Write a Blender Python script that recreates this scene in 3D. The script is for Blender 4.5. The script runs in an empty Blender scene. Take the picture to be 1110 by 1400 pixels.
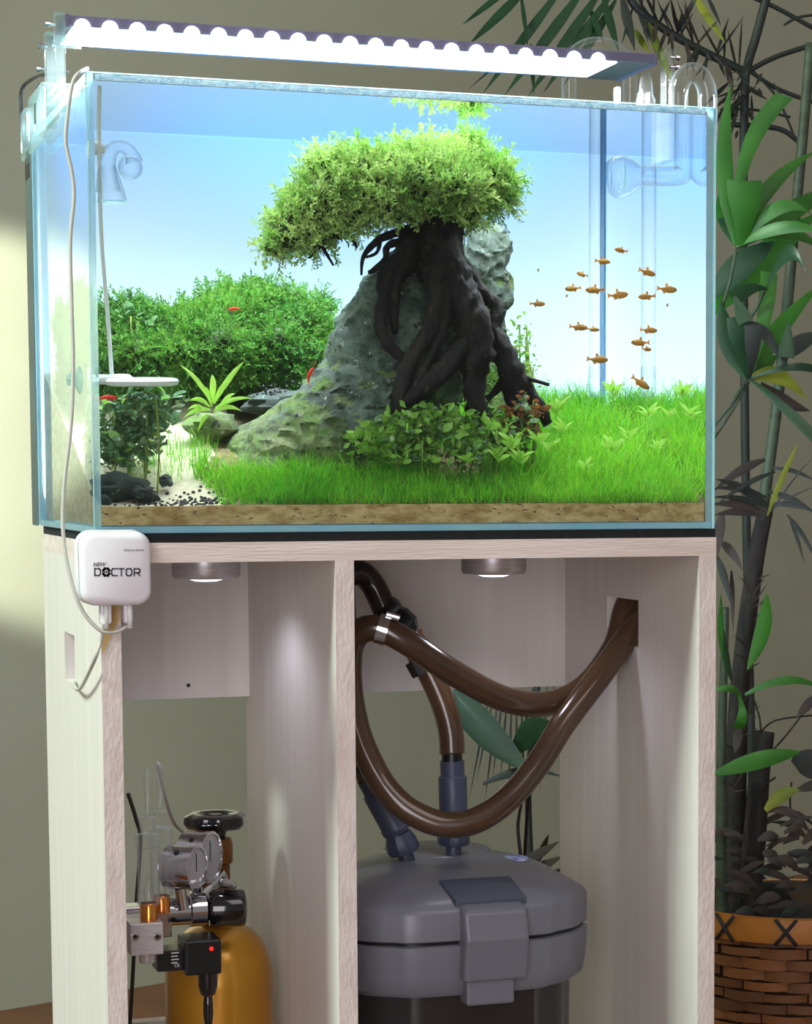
import bpy, math, random
import numpy as np
from mathutils import Vector, Matrix, noise

# ---------------------------------------------------------------- camera, world, light
scene = bpy.context.scene
col = scene.collection
PI = math.pi
CAM = Vector((-0.22225458, -1.53601381, 0.03573394))      # tank floor is z = 0, tank front is y = 0
YAW, PITCH, ROLL, FPX = 0.343116, 0.087658, -0.000993, 3144.36
PX0, PY0 = 555 + 217.27, 700 + 232.05
FLOOR = -0.71
_fw = Vector((math.sin(YAW) * math.cos(PITCH), math.cos(YAW) * math.cos(PITCH), -math.sin(PITCH)))
_r = Vector((math.cos(YAW), -math.sin(YAW), 0)); _u = _r.cross(_fw)
_r, _u = math.cos(ROLL) * _r + math.sin(ROLL) * _u, -math.sin(ROLL) * _r + math.cos(ROLL) * _u
cd = bpy.data.cameras.new('camera'); cam = bpy.data.objects.new('camera', cd); col.objects.link(cam)
cam.matrix_world = Matrix(((_r.x, _u.x, -_fw.x, CAM.x), (_r.y, _u.y, -_fw.y, CAM.y), (_r.z, _u.z, -_fw.z, CAM.z), (0, 0, 0, 1)))
cd.sensor_fit = 'VERTICAL'; cd.sensor_height = 36.0; cd.lens = FPX / 1400 * 36.0
cd.shift_x = -(PX0 - 555) / 1400; cd.shift_y = (PY0 - 700) / 1400
cd.clip_start = 0.05; cd.clip_end = 50
scene.camera = cam

world = bpy.data.worlds.new('room_air'); scene.world = world; world.use_nodes = True
world.node_tree.nodes['Background'].inputs[0].default_value = (1.0, 0.95, 0.88, 1)
world.node_tree.nodes['Background'].inputs[1].default_value = 0.28

def area(name, loc, target, sx, sy, power, color, spread=180):
    l = bpy.data.lights.new(name, 'AREA'); l.shape = 'RECTANGLE'; l.size = sx; l.size_y = sy
    l.energy = power; l.color = color; l.spread = math.radians(spread)
    o = bpy.data.objects.new(name, l); col.objects.link(o); o.location = loc
    o.rotation_euler = (Vector(target) - Vector(loc)).to_track_quat('-Z', 'Y').to_euler()
    return o
# daylight from a high window at the side of the room
area('window_daylight', (-1.9, -0.26, 1.75), (0.0, -0.02, -0.15), 0.5, 0.7, 105, (0.82, 1.0, 0.88))
# soft fill lights added on the camera side of the room
area('room_fill', (0.9, -2.4, 2.4), (0.25, 0.0, -0.3), 1.8, 1.6, 24, (1.0, 0.90, 0.90))
area('room_front_fill', (-0.85, -2.6, 0.15), (0.25, 0.1, -0.3), 1.0, 1.5, 30, (0.98, 0.95, 1.0))  # added to brighten the cabinet front and inside, no window there
# unseen spot added to brighten a band of wall behind the tank corner
ws = bpy.data.lights.new('wall_band_spot', 'SPOT'); ws.energy = 270; ws.color = (0.92, 1.0, 0.86); ws.spot_size = math.radians(27); ws.spot_blend = 0.35; ws.shadow_soft_size = 0.02
wo = bpy.data.objects.new('wall_band_spot', ws); col.objects.link(wo); wo.location = (-0.62, 0.85, 0.42)
wo.rotation_euler = (Vector((0.02, 1.70, 0.15)) - Vector(wo.location)).to_track_quat('-Z', 'Y').to_euler()

vs = scene.view_settings
vs.view_transform = 'Standard'; vs.look = 'None'; vs.exposure = 0.0; vs.gamma = 1.0; vs.use_curve_mapping = False
cy = scene.cycles
cy.max_bounces = 12; cy.diffuse_bounces = 3; cy.glossy_bounces = 6; cy.transmission_bounces = 8; cy.transparent_max_bounces = 32
cy.sample_clamp_indirect = 3.0; cy.use_denoising = True; cy.blur_glossy = 0.5

# ---------------------------------------------------------------- where things stand
def ray(x, y): return (_fw + _r * ((x - PX0) / FPX) - _u * ((y - PY0) / FPX)).normalized()
def at(x, y, Y):                      # point in the room, at depth Y behind the tank front
    d = ray(x, y); return CAM + d * ((Y - CAM.y) / d.y)
def atx(x, y, X):
    d = ray(x, y); return CAM + d * ((X - CAM.x) / d.x)
YF = 0.0052
def atw(x, y, Y):                     # point inside the water, at depth Y
    d = ray(x, y); p = CAM + d * ((YF - CAM.y) / d.y)
    tx, tz = d.x / 1.333, d.z / 1.333; ty = math.sqrt(1 - tx * tx - tz * tz)
    return p + Vector((tx, ty, tz)) * ((Y - YF) / ty)
MPX = 0.00053                          # metres per picture pixel around the tank

# ---------------------------------------------------------------- materials
def lin(c):
    return tuple(((v / 255) / 12.92 if v <= 10.3 else ((v / 255 + 0.055) / 1.055) ** 2.4) for v in c) + (1,)
def newmat(name):
    m = bpy.data.materials.new(name); m.use_nodes = True
    nt = m.node_tree; nt.nodes.clear()
    out = nt.nodes.new('ShaderNodeOutputMaterial')
    return m, nt, out
def N(nt, t, **kw):
    n = nt.nodes.new('ShaderNode' + t)
    for k, v in kw.items():
        if k in n.inputs: n.inputs[k].default_value = v
        else: setattr(n, k, v)
    return n
def pm(name, c1, c2=None, scale=30.0, stretch=(1, 1, 1), rough=0.5, metal=0.0, bump=0.0, bscale=None, c3=None, c3pos=0.62,
       trans=0.0, coat=0.0, sss=0.0, spec=0.5, emit=None, estr=0.0, detail=5.0, island=0.0, translucent=0.0, contrast=(0.35, 0.65), ior=1.45):
    m, nt, out = newmat(name); L = nt.links
    b = N(nt, 'BsdfPrincipled'); b.inputs['Roughness'].default_value = rough; b.inputs['Metallic'].default_value = metal
    b.inputs['Transmission Weight'].default_value = trans; b.inputs['Coat Weight'].default_value = coat; b.inputs['IOR'].default_value = ior
    b.inputs['Specular IOR Level'].default_value = spec
    b.inputs['Base Color'].default_value = lin(c1)
    if emit: b.inputs['Emission Color'].default_value = lin(emit); b.inputs['Emission Strength'].default_value = estr
    tc = N(nt, 'TexCoord'); mp = N(nt, 'Mapping'); mp.inputs['Scale'].default_value = stretch; L.new(tc.outputs['Object'], mp.inputs[0])
    csock = None
    if c2:
        nz = N(nt, 'TexNoise'); nz.inputs['Scale'].default_value = scale; nz.inputs['Detail'].default_value = detail; L.new(mp.outputs[0], nz.inputs['Vector'])
        rp = N(nt, 'ValToRGB'); L.new(nz.outputs['Fac'], rp.inputs[0])
        rp.color_ramp.elements[0].color = lin(c1); rp.color_ramp.elements[0].position = contrast[0]
        rp.color_ramp.elements[1].color = lin(c2); rp.color_ramp.elements[1].position = contrast[1]
        csock = rp.outputs[0]
        if c3:
            n2 = N(nt, 'TexNoise'); n2.inputs['Scale'].default_value = scale * 2.7; n2.inputs['Detail'].default_value = 3; L.new(mp.outputs[0], n2.inputs['Vector'])
            r2 = N(nt, 'ValToRGB'); L.new(n2.outputs['Fac'], r2.inputs[0])
            r2.color_ramp.elements[0].position = c3pos; r2.color_ramp.elements[0].color = (0, 0, 0, 1)
            r2.color_ramp.elements[1].position = c3pos + 0.05; r2.color_ramp.elements[1].color = (1, 1, 1, 1)
            mx = N(nt, 'Mix', data_type='RGBA'); L.new(r2.outputs[0], mx.inputs[0]); L.new(csock, mx.inputs[6]); mx.inputs[7].default_value = lin(c3)
            csock = mx.outputs[2]
    if island:
        g = N(nt, 'NewGeometry'); hs = N(nt, 'HueSaturation')
        mr = N(nt, 'MapRange'); mr.inputs[3].default_value = 1 - island; mr.inputs[4].default_value = 1 + island
        L.new(g.outputs['Random Per Island'], mr.inputs[0]); L.new(mr.outputs[0], hs.inputs['Value'])
        mh = N(nt, 'MapRange'); mh.inputs[3].default_value = 0.5 - 0.03; mh.inputs[4].default_value = 0.5 + 0.02
        wn = N(nt, 'TexWhiteNoise', noise_dimensions='1D'); L.new(g.outputs['Random Per Island'], wn.inputs['W']); L.new(wn.outputs['Value'], mh.inputs[0]); L.new(mh.outputs[0], hs.inputs['Hue'])
        if csock: L.new(csock, hs.inputs['Color'])
        else: hs.inputs['Color'].default_value = lin(c1)
        csock = hs.outputs[0]
    if csock: L.new(csock, b.inputs['Base Color'])
    if bump:
        bn = N(nt, 'TexNoise'); bn.inputs['Scale'].default_value = bscale or scale * 2; bn.inputs['Detail'].default_value = 4; L.new(mp.outputs[0], bn.inputs['Vector'])
        bp = N(nt, 'Bump'); bp.inputs['Strength'].default_value = bump; bp.inputs['Distance'].default_value = 0.002
        L.new(bn.outputs['Fac'], bp.inputs['Height']); L.new(bp.outputs[0], b.inputs['Normal'])
    sh = b.outputs[0]
    if translucent:
        t = N(nt, 'BsdfTranslucent'); mx = N(nt, 'MixShader'); mx.inputs[0].default_value = translucent
        if csock: L.new(csock, t.inputs[0])
        else: t.inputs[0].default_value = lin(c1)
        L.new(sh, mx.inputs[1]); L.new(t.outputs[0], mx.inputs[2]); sh = mx.outputs[0]
    L.new(sh, out.inputs[0])
    return m
def clear(name, tint=(255, 255, 255), edge=(255, 255, 255), amount=0.5, gloss=0.03, power=2.0, base=0.0):
    # thin clear glass or acrylic: see-through face on, milky bright towards the grazing rim
    m, nt, out = newmat(name); L = nt.links
    t = N(nt, 'BsdfTransparent'); t.inputs[0].default_value = lin(tint)
    g = N(nt, 'BsdfGlossy'); g.inputs['Roughness'].default_value = gloss; g.inputs[0].default_value = lin(edge)
    d = N(nt, 'BsdfTranslucent'); d.inputs[0].default_value = lin(edge)
    d2 = N(nt, 'BsdfDiffuse'); d2.inputs[0].default_value = lin(edge)
    dm = N(nt, 'MixShader'); dm.inputs[0].default_value = 0.5; L.new(d.outputs[0], dm.inputs[1]); L.new(d2.outputs[0], dm.inputs[2])
    gm = N(nt, 'MixShader'); gm.inputs[0].default_value = 0.5; L.new(dm.outputs[0], gm.inputs[1]); L.new(g.outputs[0], gm.inputs[2])
    lw = N(nt, 'LayerWeight'); lw.inputs[0].default_value = 0.5
    pw = N(nt, 'Math', operation='POWER'); L.new(lw.outputs['Facing'], pw.inputs[0]); pw.inputs[1].default_value = power
    ml = N(nt, 'Math', operation='MULTIPLY_ADD'); L.new(pw.outputs[0], ml.inputs[0]); ml.inputs[1].default_value = amount; ml.inputs[2].default_value = base
    mx = N(nt, 'MixShader'); L.new(ml.outputs[0], mx.inputs[0]); L.new(t.outputs[0], mx.inputs[1]); L.new(gm.outputs[0], mx.inputs[2])
    L.new(mx.outputs[0], out.inputs[0])
    return m
def emission(name, c, s):
    m, nt, out = newmat(name); e = N(nt, 'Emission'); e.inputs[0].default_value = lin(c); e.inputs[1].default_value = s
    nt.links.new(e.outputs[0], out.inputs[0]); return m
def water_side():
    m, nt, out = newmat('water_side'); g = N(nt, 'BsdfGlass'); g.inputs['Roughness'].default_value = 0.0; g.inputs['IOR'].default_value = 1.333
    g.inputs[0].default_value = (1, 1, 1, 1); nt.links.new(g.outputs[0], out.inputs[0]); return m
def water_top():
    m, nt, out = newmat('water_surface'); L = nt.links
    t = N(nt, 'BsdfTransparent'); g = N(nt, 'BsdfGlossy'); g.inputs['Roughness'].default_value = 0.0
    fr = N(nt, 'Fresnel'); fr.inputs[0].default_value = 1.333
    tc = N(nt, 'TexCoord'); nz = N(nt, 'TexNoise'); nz.inputs['Scale'].default_value = 30; L.new(tc.outputs['Object'], nz.inputs['Vector'])
    bp = N(nt, 'Bump'); bp.inputs['Strength'].default_value = 0.02; bp.inputs['Distance'].default_value = 0.001; L.new(nz.outputs['Fac'], bp.inputs['Height']); L.new(bp.outputs[0], g.inputs['Normal'])
    mx = N(nt, 'MixShader'); L.new(fr.outputs[0], mx.inputs[0]); L.new(t.outputs[0], mx.inputs[1]); L.new(g.outputs[0], mx.inputs[2]); L.new(mx.outputs[0], out.inputs[0])
    return m
def through():
    m, nt, out = newmat('water_against_glass'); t = N(nt, 'BsdfTransparent'); nt.links.new(t.outputs[0], out.inputs[0]); return m
def film():
    m, nt, out = newmat('frosted_film'); L = nt.links
    t = N(nt, 'BsdfTranslucent'); t.inputs[0].default_value = (0.80, 0.91, 0.98, 1)
    d = N(nt, 'BsdfDiffuse'); d.inputs[0].default_value = (0.14, 0.44, 0.92, 1)
    mx = N(nt, 'MixShader'); mx.inputs[0].default_value = 0.30; L.new(t.outputs[0], mx.inputs[1]); L.new(d.outputs[0], mx.inputs[2]); L.new(mx.outputs[0], out.inputs[0])
    return m

def rock(name, light, mid, dark, fleck, green=None, gpos=0.5):
    m, nt, out = newmat(name); L = nt.links; b = N(nt, 'BsdfPrincipled'); b.inputs['Roughness'].default_value = 0.75
    tc = N(nt, 'TexCoord')
    def nz(sc, det=6, rough=0.6):
        n = N(nt, 'TexNoise'); n.inputs['Scale'].default_value = sc; n.inputs['Detail'].default_value = det; n.inputs['Roughness'].default_value = rough; L.new(tc.outputs['Object'], n.inputs['Vector']); return n
    a = nz(38, 8, 0.75); r = N(nt, 'ValToRGB'); L.new(a.outputs['Fac'], r.inputs[0]); cr = r.color_ramp
    cr.elements[0].position = 0.36; cr.elements[0].color = lin(dark); cr.elements[1].position = 0.66; cr.elements[1].color = lin(light); e_ = cr.elements.new(0.50); e_.color = lin(mid)
    c = r.outputs[0]
    def over(sock, fac_n, lo, hi, colr):
        q = N(nt, 'ValToRGB'); L.new(fac_n, q.inputs[0]); q.color_ramp.elements[0].position = lo; q.color_ramp.elements[1].position = hi
        mx = N(nt, 'Mix', data_type='RGBA'); L.new(q.outputs[0], mx.inputs[0]); L.new(sock, mx.inputs[6]); mx.inputs[7].default_value = lin(colr); return mx.outputs[2]
    if green: c = over(c, nz(22, 6, 0.7).outputs['Fac'], gpos, gpos + 0.12, green); c = over(c, nz(170, 4, 0.7).outputs['Fac'], 0.56, 0.64, dark)
    c = over(c, nz(120, 5, 0.7).outputs['Fac'], 0.62, 0.68, fleck); c = over(c, nz(75, 6, 0.8).outputs['Fac'], 0.60, 0.66, dark)
    L.new(c, b.inputs['Base Color'])
    bp = N(nt, 'Bump'); bp.inputs['Strength'].default_value = 1.0; bp.inputs['Distance'].default_value = 0.004; L.new(nz(70, 10, 0.8).outputs['Fac'], bp.inputs['Height']); L.new(bp.outputs[0], b.inputs['Normal'])
    L.new(b.outputs[0], out.inputs[0]); return m
def pipe_glass(name, tint, amount=0.9, power=1.6, base=0.05):
    # thin blown glass: clear in the middle, the rim of the wall darkens and catches highlights
    m, nt, out = newmat(name); L = nt.links
    t = N(nt, 'BsdfTransparent'); t2 = N(nt, 'BsdfTransparent'); t2.inputs[0].default_value = lin(tint)
    g = N(nt, 'BsdfGlossy'); g.inputs['Roughness'].default_value = 0.04
    d = N(nt, 'BsdfDiffuse'); d.inputs[0].default_value = lin((235, 245, 248))
    gd = N(nt, 'MixShader'); gd.inputs[0].default_value = 0.45; L.new(g.outputs[0], gd.inputs[1]); L.new(d.outputs[0], gd.inputs[2])
    e_ = N(nt, 'MixShader'); e_.inputs[0].default_value = 0.42; L.new(t2.outputs[0], e_.inputs[1]); L.new(gd.outputs[0], e_.inputs[2])
    lw = N(nt, 'LayerWeight'); lw.inputs[0].default_value = 0.5; pw = N(nt, 'Math', operation='POWER'); L.new(lw.outputs['Facing'], pw.inputs[0]); pw.inputs[1].default_value = power
    ml = N(nt, 'Math', operation='MULTIPLY_ADD'); L.new(pw.outputs[0], ml.inputs[0]); ml.inputs[1].default_value = amount; ml.inputs[2].default_value = base
    mx = N(nt, 'MixShader'); L.new(ml.outputs[0], mx.inputs[0]); L.new(t.outputs[0], mx.inputs[1]); L.new(e_.outputs[0], mx.inputs[2]); L.new(mx.outputs[0], out.inputs[0]); return m

M = dict(
    wall=pm('wall_paint', (162, 161, 142), (154, 152, 132), scale=3, rough=0.85, bump=0.05, bscale=60),
    floor=pm('floor_brown', (112, 72, 46), (92, 58, 38), scale=8, rough=0.5),
    wood=pm('whitewashed_plywood', (222, 216, 210), (208, 201, 196), scale=9, stretch=(9, 9, 0.5), rough=0.6, bump=0.10, bscale=50, contrast=(0.2, 0.8)),
    wood_h=pm('whitewashed_plywood_edge_long', (222, 208, 202), (206, 190, 182), scale=14, stretch=(0.6, 3, 9), rough=0.8, bump=0.3, bscale=90, c3=(160, 128, 110), c3pos=0.73),
    wood_e=pm('whitewashed_plywood_edge', (218, 206, 202), (204, 190, 186), scale=30, stretch=(2.5, 2, 1), rough=0.85, bump=0.35, bscale=150, c3=(150, 124, 112), c3pos=0.76),
    raw=pm('bare_wood_patch', (206, 178, 124), (188, 156, 100), scale=30, rough=0.8),
    mat=pm('black_foam', (18, 20, 22), (26, 28, 30), scale=200, rough=0.9),
    pane=clear('tank_glass', tint=(250, 253, 253), edge=(225, 245, 250), amount=0.10, gloss=0.01, power=4.0),
    pane_edge=pm('glass_edge', (190, 230, 244), (168, 218, 238), scale=25, rough=0.25, translucent=0.5),
    rim=pm('splashed_rim', (236, 246, 250), (170, 200, 216), scale=160, stretch=(1, 1, 3), rough=0.35, translucent=0.5, c3=(250, 255, 255), c3pos=0.55, bump=0.6, bscale=300),
    silicone=clear('silicone_bead', tint=(150, 190, 215), edge=(120, 170, 205), amount=0.4, base=0.35),
    w_side=water_side(), w_top=water_top(), w_thru=through(), film=film(),
    frame_grey=pm('grey_spacer_frame', (92, 104, 100), (80, 92, 90), scale=20, rough=0.6),
    acrylic=pipe_glass('clear_acrylic', (190, 205, 208), 0.45, 2.0, 0.06),
    acrylic_edge=clear('acrylic_cut_edge', tint=(222, 238, 238), edge=(228, 242, 242), amount=0.35, power=1.2, base=0.16, gloss=0.1),
    glass=pipe_glass('blown_glass', (130, 170, 190), 1.0, 1.5, 0.06),
    glass_dim=pipe_glass('blown_glass_pipe', (170, 180, 175), 0.9, 1.6, 0.10),
    alu=pm('brushed_aluminium', (206, 203, 206), (186, 183, 188), scale=60, stretch=(1, 1, 8), rough=0.35, metal=0.7),
    steel=pm('polished_steel', (205, 206, 212), rough=0.12, metal=1.0),
    lamp_body=pm('anodised_lamp_body', (104, 98, 124), (92, 88, 110), scale=10, rough=0.35, metal=0.3),
    lamp_dark=pm('dark_lamp_underside', (36, 52, 60), rough=0.4),
    led=emission('led_glow', (232, 246, 255), 9.0),
    led_board=emission('led_board_glow', (228, 245, 255), 3.2),
    black=pm('black_plastic', (20, 21, 24), rough=0.3),
    black_gloss=pm('black_gloss_plastic', (14, 14, 17), rough=0.12, coat=0.6),
    white=pm('white_plastic', (226, 226, 228), rough=0.35),
    white_box=pm('white_box_plastic', (222, 220, 226), rough=0.38),
    ceramic=pm('white_ceramic', (238, 244, 244), rough=0.5),
    cable=pm('grey_white_cable', (186, 186, 178), rough=0.45),
    cable_dark=pm('dark_cable', (52, 54, 54), rough=0.5),
    print=pm('grey_print', (84, 82, 92), rough=0.6),
    print_light=pm('pale_print', (205, 205, 205), rough=0.6),
    gold=pm('gold_lacquer', (206, 150, 46), (176, 122, 30), scale=9, rough=0.30, metal=0.55, coat=0.4),
    bronze=pm('bronze_valve', (120, 78, 40), rough=0.4, metal=0.8),
    copper=pm('copper_fitting', (220, 140, 70), rough=0.2, metal=1.0),
    counter=pipe_glass('acrylic_counter', (206, 212, 214), 0.9, 1.2, 0.16),
    red_led=emission('red_indicator', (255, 40, 30), 2.0),
    filter_grey=pm('grey_filter_plastic', (114, 115, 126), (108, 109, 120), scale=12, rough=0.34),
    filter_dark=pm('smoked_canister', (40, 40, 42), rough=0.15, coat=0.5),
    fitting=pm('blue_grey_fitting', (62, 68, 88), rough=0.4),
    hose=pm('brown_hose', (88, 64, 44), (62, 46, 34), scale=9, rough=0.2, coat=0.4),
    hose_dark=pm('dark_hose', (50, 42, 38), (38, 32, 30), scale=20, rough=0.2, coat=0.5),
    sand=pm('white_sand', (240, 230, 206), (222, 208, 178), scale=220, rough=0.95, c3=(140, 128, 104), c3pos=0.72, bump=0.5, bscale=500),
    soil=pm('brown_soil', (96, 84, 48), (60, 52, 28), scale=160, rough=0.95, c3=(190, 176, 140), c3pos=0.66, bump=0.6, bscale=400),
    band=pm('soil_against_glass', (222, 200, 148), (170, 140, 88), scale=90, stretch=(1, 1, 2.2), rough=0.9, c3=(84, 70, 46), c3pos=0.64, bump=0.2),
    stone=rock('grey_green_stone', (118, 134, 120), (68, 84, 74), (26, 36, 30), (206, 214, 204), (92, 104, 62), 0.60),
    stone_moss=rock('algae_stone', (150, 158, 110), (92, 108, 62), (34, 44, 24), (216, 216, 180), (84, 116, 40), 0.46),
    stone_dark=rock('dark_wet_stone', (56, 76, 70), (34, 48, 44), (16, 24, 22), (130, 160, 150)),
    root=pm('black_driftwood', (26, 21, 20), (9, 8, 9), scale=60, stretch=(1.5, 1.5, 0.5), rough=0.75, bump=1.0, bscale=160, c3=(74, 58, 46), c3pos=0.68, spec=0.2),
    moss=pm('bright_moss', (192, 218, 134), (104, 154, 58), scale=25, rough=0.7, island=0.5, translucent=0.22),
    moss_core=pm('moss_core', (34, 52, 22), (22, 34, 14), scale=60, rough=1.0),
    moss_bush=pm('green_moss', (84, 136, 46), (46, 96, 30), scale=22, rough=0.7, island=0.5, translucent=0.25),
    grass=pm('grass_blade', (136, 202, 54), (82, 156, 32), scale=12, rough=0.5, island=0.45, translucent=0.35),
    leaf_dark=pm('dark_glossy_leaf', (92, 128, 80), (56, 90, 52), scale=60, rough=0.2, coat=0.6, translucent=0.1),
    leaf_mid=pm('green_glossy_leaf', (134, 178, 70), (92, 140, 48), scale=60, rough=0.3, coat=0.3, translucent=0.2),
    leaf_red=pm('reddish_leaf', (150, 84, 40), (96, 74, 40), scale=60, rough=0.35, translucent=0.2),
    leaf_light=pm('light_green_leaf', (186, 228, 104), (150, 206, 72), scale=60, rough=0.5, translucent=0.3),
    stem=pm('green_stem', (110, 130, 52), rough=0.6),
    fish=pm('amber_fish', (216, 172, 92), (178, 128, 58), scale=160, rough=0.35, translucent=0.45),
    fish_dark=pm('brown_fish_back', (112, 84, 40), rough=0.4),
    fin=pm('fish_fin', (226, 168, 84), rough=0.5, translucent=0.5),
    eye=pm('black_eye', (12, 12, 12), rough=0.1),
    shrimp=pm('red_shrimp', (214, 46, 22), (180, 28, 14), scale=200, rough=0.3),
    gravel=pm('black_gravel', (30, 30, 32), (18, 18, 20), scale=300, rough=0.8),
    palm=pm('palm_leaf', (54, 112, 32), (36, 88, 24), scale=16, rough=0.4, coat=0.0, translucent=0.2),
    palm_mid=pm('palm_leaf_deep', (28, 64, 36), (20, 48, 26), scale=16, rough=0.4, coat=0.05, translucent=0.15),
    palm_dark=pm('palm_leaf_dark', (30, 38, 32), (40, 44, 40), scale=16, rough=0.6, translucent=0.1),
    palm_brown=pm('dry_palm_leaf', (64, 54, 48), (46, 40, 36), scale=20, rough=0.8),
    palm_yellow=pm('yellowing_palm_leaf', (136, 142, 36), (98, 110, 30), scale=16, rough=0.5, translucent=0.2),
    cane=pm('green_cane', (58, 70, 52), (44, 54, 40), scale=30, stretch=(1, 1, 4), rough=0.6),
    fibre=pm('fibrous_stem', (44, 38, 34), (24, 22, 20), scale=60, stretch=(3, 3, 0.6), rough=0.95, bump=0.8),
    basket=pm('brown_weave', (126, 76, 34), (84, 50, 26), scale=60, rough=0.55, c3=(150, 110, 50), c3pos=0.66),
    rimband=pm('amber_rim_band', (176, 112, 36), (150, 92, 28), scale=30, rough=0.45),
    binding=pm('black_binding', (26, 26, 32), rough=0.7),
    earth=pm('dark_earth', (26, 22, 20), (14, 12, 12), scale=90, rough=1.0, bump=1.0),
)

nt_ = M['basket'].node_tree; oi = nt_.nodes.new('ShaderNodeObjectInfo'); hs_ = nt_.nodes.new('ShaderNodeHueSaturation'); mr_ = nt_.nodes.new('ShaderNodeMapRange')
mr_.inputs[3].default_value = 0.6; mr_.inputs[4].default_value = 1.5; nt_.links.new(oi.outputs['Random'], mr_.inputs[0]); nt_.links.new(mr_.outputs[0], hs_.inputs['Value'])
b_ = [n for n in nt_.nodes if n.type == 'BSDF_PRINCIPLED'][0]; src_ = b_.inputs['Base Color'].links[0].from_socket
nt_.links.new(src_, hs_.inputs['Color']); nt_.links.new(hs_.outputs[0], b_.inputs['Base Color'])

# ---------------------------------------------------------------- mesh building
class MB:
    def __init__(s): s.v = []; s.f = []; s.m = []; s.k = 0
    def add(s, vs, fs, k=None):
        o = len(s.v); s.v += [tuple(p) for p in vs]; s.f += [tuple(i + o for i in f) for f in fs]; s.m += [s.k if k is None else k] * len(fs)
        return s
    def box(s, a, b, mats=None):
        x0, y0, z0 = a; x1, y1, z1 = b
        s_ = [(x0, y0, z0), (x1, y0, z0), (x1, y1, z0), (x0, y1, z0), (x0, y0, z1), (x1, y0, z1), (x1, y1, z1), (x0, y1, z1)]
        F = dict(b=(3, 2, 1, 0), t=(4, 5, 6, 7), f=(0, 1, 5, 4), r=(1, 2, 6, 5), k=(2, 3, 7, 6), l=(3, 0, 4, 7))
        o = len(s.v); s.v += s_
        for n, f in F.items(): s.f.append(tuple(i + o for i in f)); s.m.append((mats or {}).get(n, s.k))
        return s
    def obox(s, c, ax, ay, az, hx, hy, hz):
        c = Vector(c); vs = []
        for k in (-1, 1):
            for (i, j) in ((-1, -1), (1, -1), (1, 1), (-1, 1)): vs.append(c + ax * (hx * i) + ay * (hy * j) + az * (hz * k))
        return s.add(vs, [(3, 2, 1, 0), (4, 5, 6, 7), (0, 1, 5, 4), (1, 2, 6, 5), (2, 3, 7, 6), (3, 0, 4, 7)])
    def tube(s, pts, rad, seg=10, cap=True):
        pts = [Vector(p) for p in pts]; n = len(pts)
        if not hasattr(rad, '__len__'): rad = [rad] * n
        t0 = (pts[1] - pts[0]).normalized(); a = t0.orthogonal().normalized(); rings = []; vs = []
        for i in range(n):
            t = (pts[min(i + 1, n - 1)] - pts[max(i - 1, 0)])
            t = t.normalized() if t.length > 1e-9 else t0
            a = (a - t * a.dot(t)); a = a.normalized() if a.length > 1e-6 else t.orthogonal().normalized()
            b = t.cross(a)
            for k in range(seg):
                an = 2 * PI * k / seg; vs.append(pts[i] + (a * math.cos(an) + b * math.sin(an)) * rad[i])
        fs = []
        for i in range(n - 1):
            for k in range(seg):
                k2 = (k + 1) % seg; fs.append((i * seg + k, i * seg + k2, (i + 1) * seg + k2, (i + 1) * seg + k))
        if cap: fs.append(tuple(reversed(range(seg)))); fs.append(tuple(range((n - 1) * seg, n * seg)))
        return s.add(vs, fs)
    def lathe(s, prof, c, axis=(0, 0, 1), seg=32, ks=None, ripple=None):
        c = Vector(c); t = Vector(axis).normalized(); a = t.orthogonal().normalized(); b = t.cross(a); vs = []; n = len(prof)
        for (r, h) in prof:
            for k in range(seg):
                an = 2 * PI * k / seg; rr = r * (ripple(an) if ripple else 1)
                vs.append(c + t * h + (a * math.cos(an) + b * math.sin(an)) * max(rr, 1e-5))
        o = len(s.v); s.v += [tuple(p) for p in vs]
        for i in range(n - 1):
            for k in range(seg):
                k2 = (k + 1) % seg; s.f.append((o + i * seg + k, o + i * seg + k2, o + (i + 1) * seg + k2, o + (i + 1) * seg + k)); s.m.append(ks[i] if ks else s.k)
        return s
    def prism(s, poly, z0, z1, inset=0.0):
        n = len(poly); cx = sum(p[0] for p in poly) / n; cyy = sum(p[1] for p in poly) / n
        vs = [(p[0], p[1], z0) for p in poly] + [(p[0], p[1], z1) for p in poly]
        fs = [tuple(reversed(range(n))), tuple(range(n, 2 * n))] + [(i, (i + 1) % n, n + (i + 1) % n, n + i) for i in range(n)]
        return s.add(vs, fs)
    def ball(s, c, r, seg=14, rings=8, sc=(1, 1, 1)):
        c = Vector(c); vs = []; fs = []
        for i in range(rings + 1):
            th = PI * i / rings
            for k in range(seg):
                ph = 2 * PI * k / seg
                vs.append((c.x + r * sc[0] * math.sin(th) * math.cos(ph), c.y + r * sc[1] * math.sin(th) * math.sin(ph), c.z + r * sc[2] * math.cos(th)))
        for i in range(rings):
            for k in range(seg):
                k2 = (k + 1) % seg; fs.append((i * seg + k, (i + 1) * seg + k, (i + 1) * seg + k2, i * seg + k2))
        return s.add(vs, fs)
    def mesh(s, name, mats, smooth=False):
        me = bpy.data.meshes.new(name); me.from_pydata(s.v, [], s.f)
        for m in (mats if isinstance(mats, (list, tuple)) else [mats]): me.materials.append(m)
        if any(s.m): me.polygons.foreach_set('material_index', s.m)
        if smooth: me.polygons.foreach_set('use_smooth', [True] * len(s.f))
        me.update(); return me
    def build(s, name, mats, parent=None, smooth=False, bevel=0.0, segs=2, auto=None):
        me = s.mesh(name, mats, smooth or auto is not None)
        if auto is not None: me.set_sharp_from_angle(angle=math.radians(auto))
        o = link(name, me, parent)
        if bevel:
            md = o.modifiers.new('soft_edge', 'BEVEL'); md.width = bevel; md.segments = segs; md.limit_method = 'ANGLE'; md.angle_limit = math.radians(40); md.harden_normals = False
        return o
ORIG = {}
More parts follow.
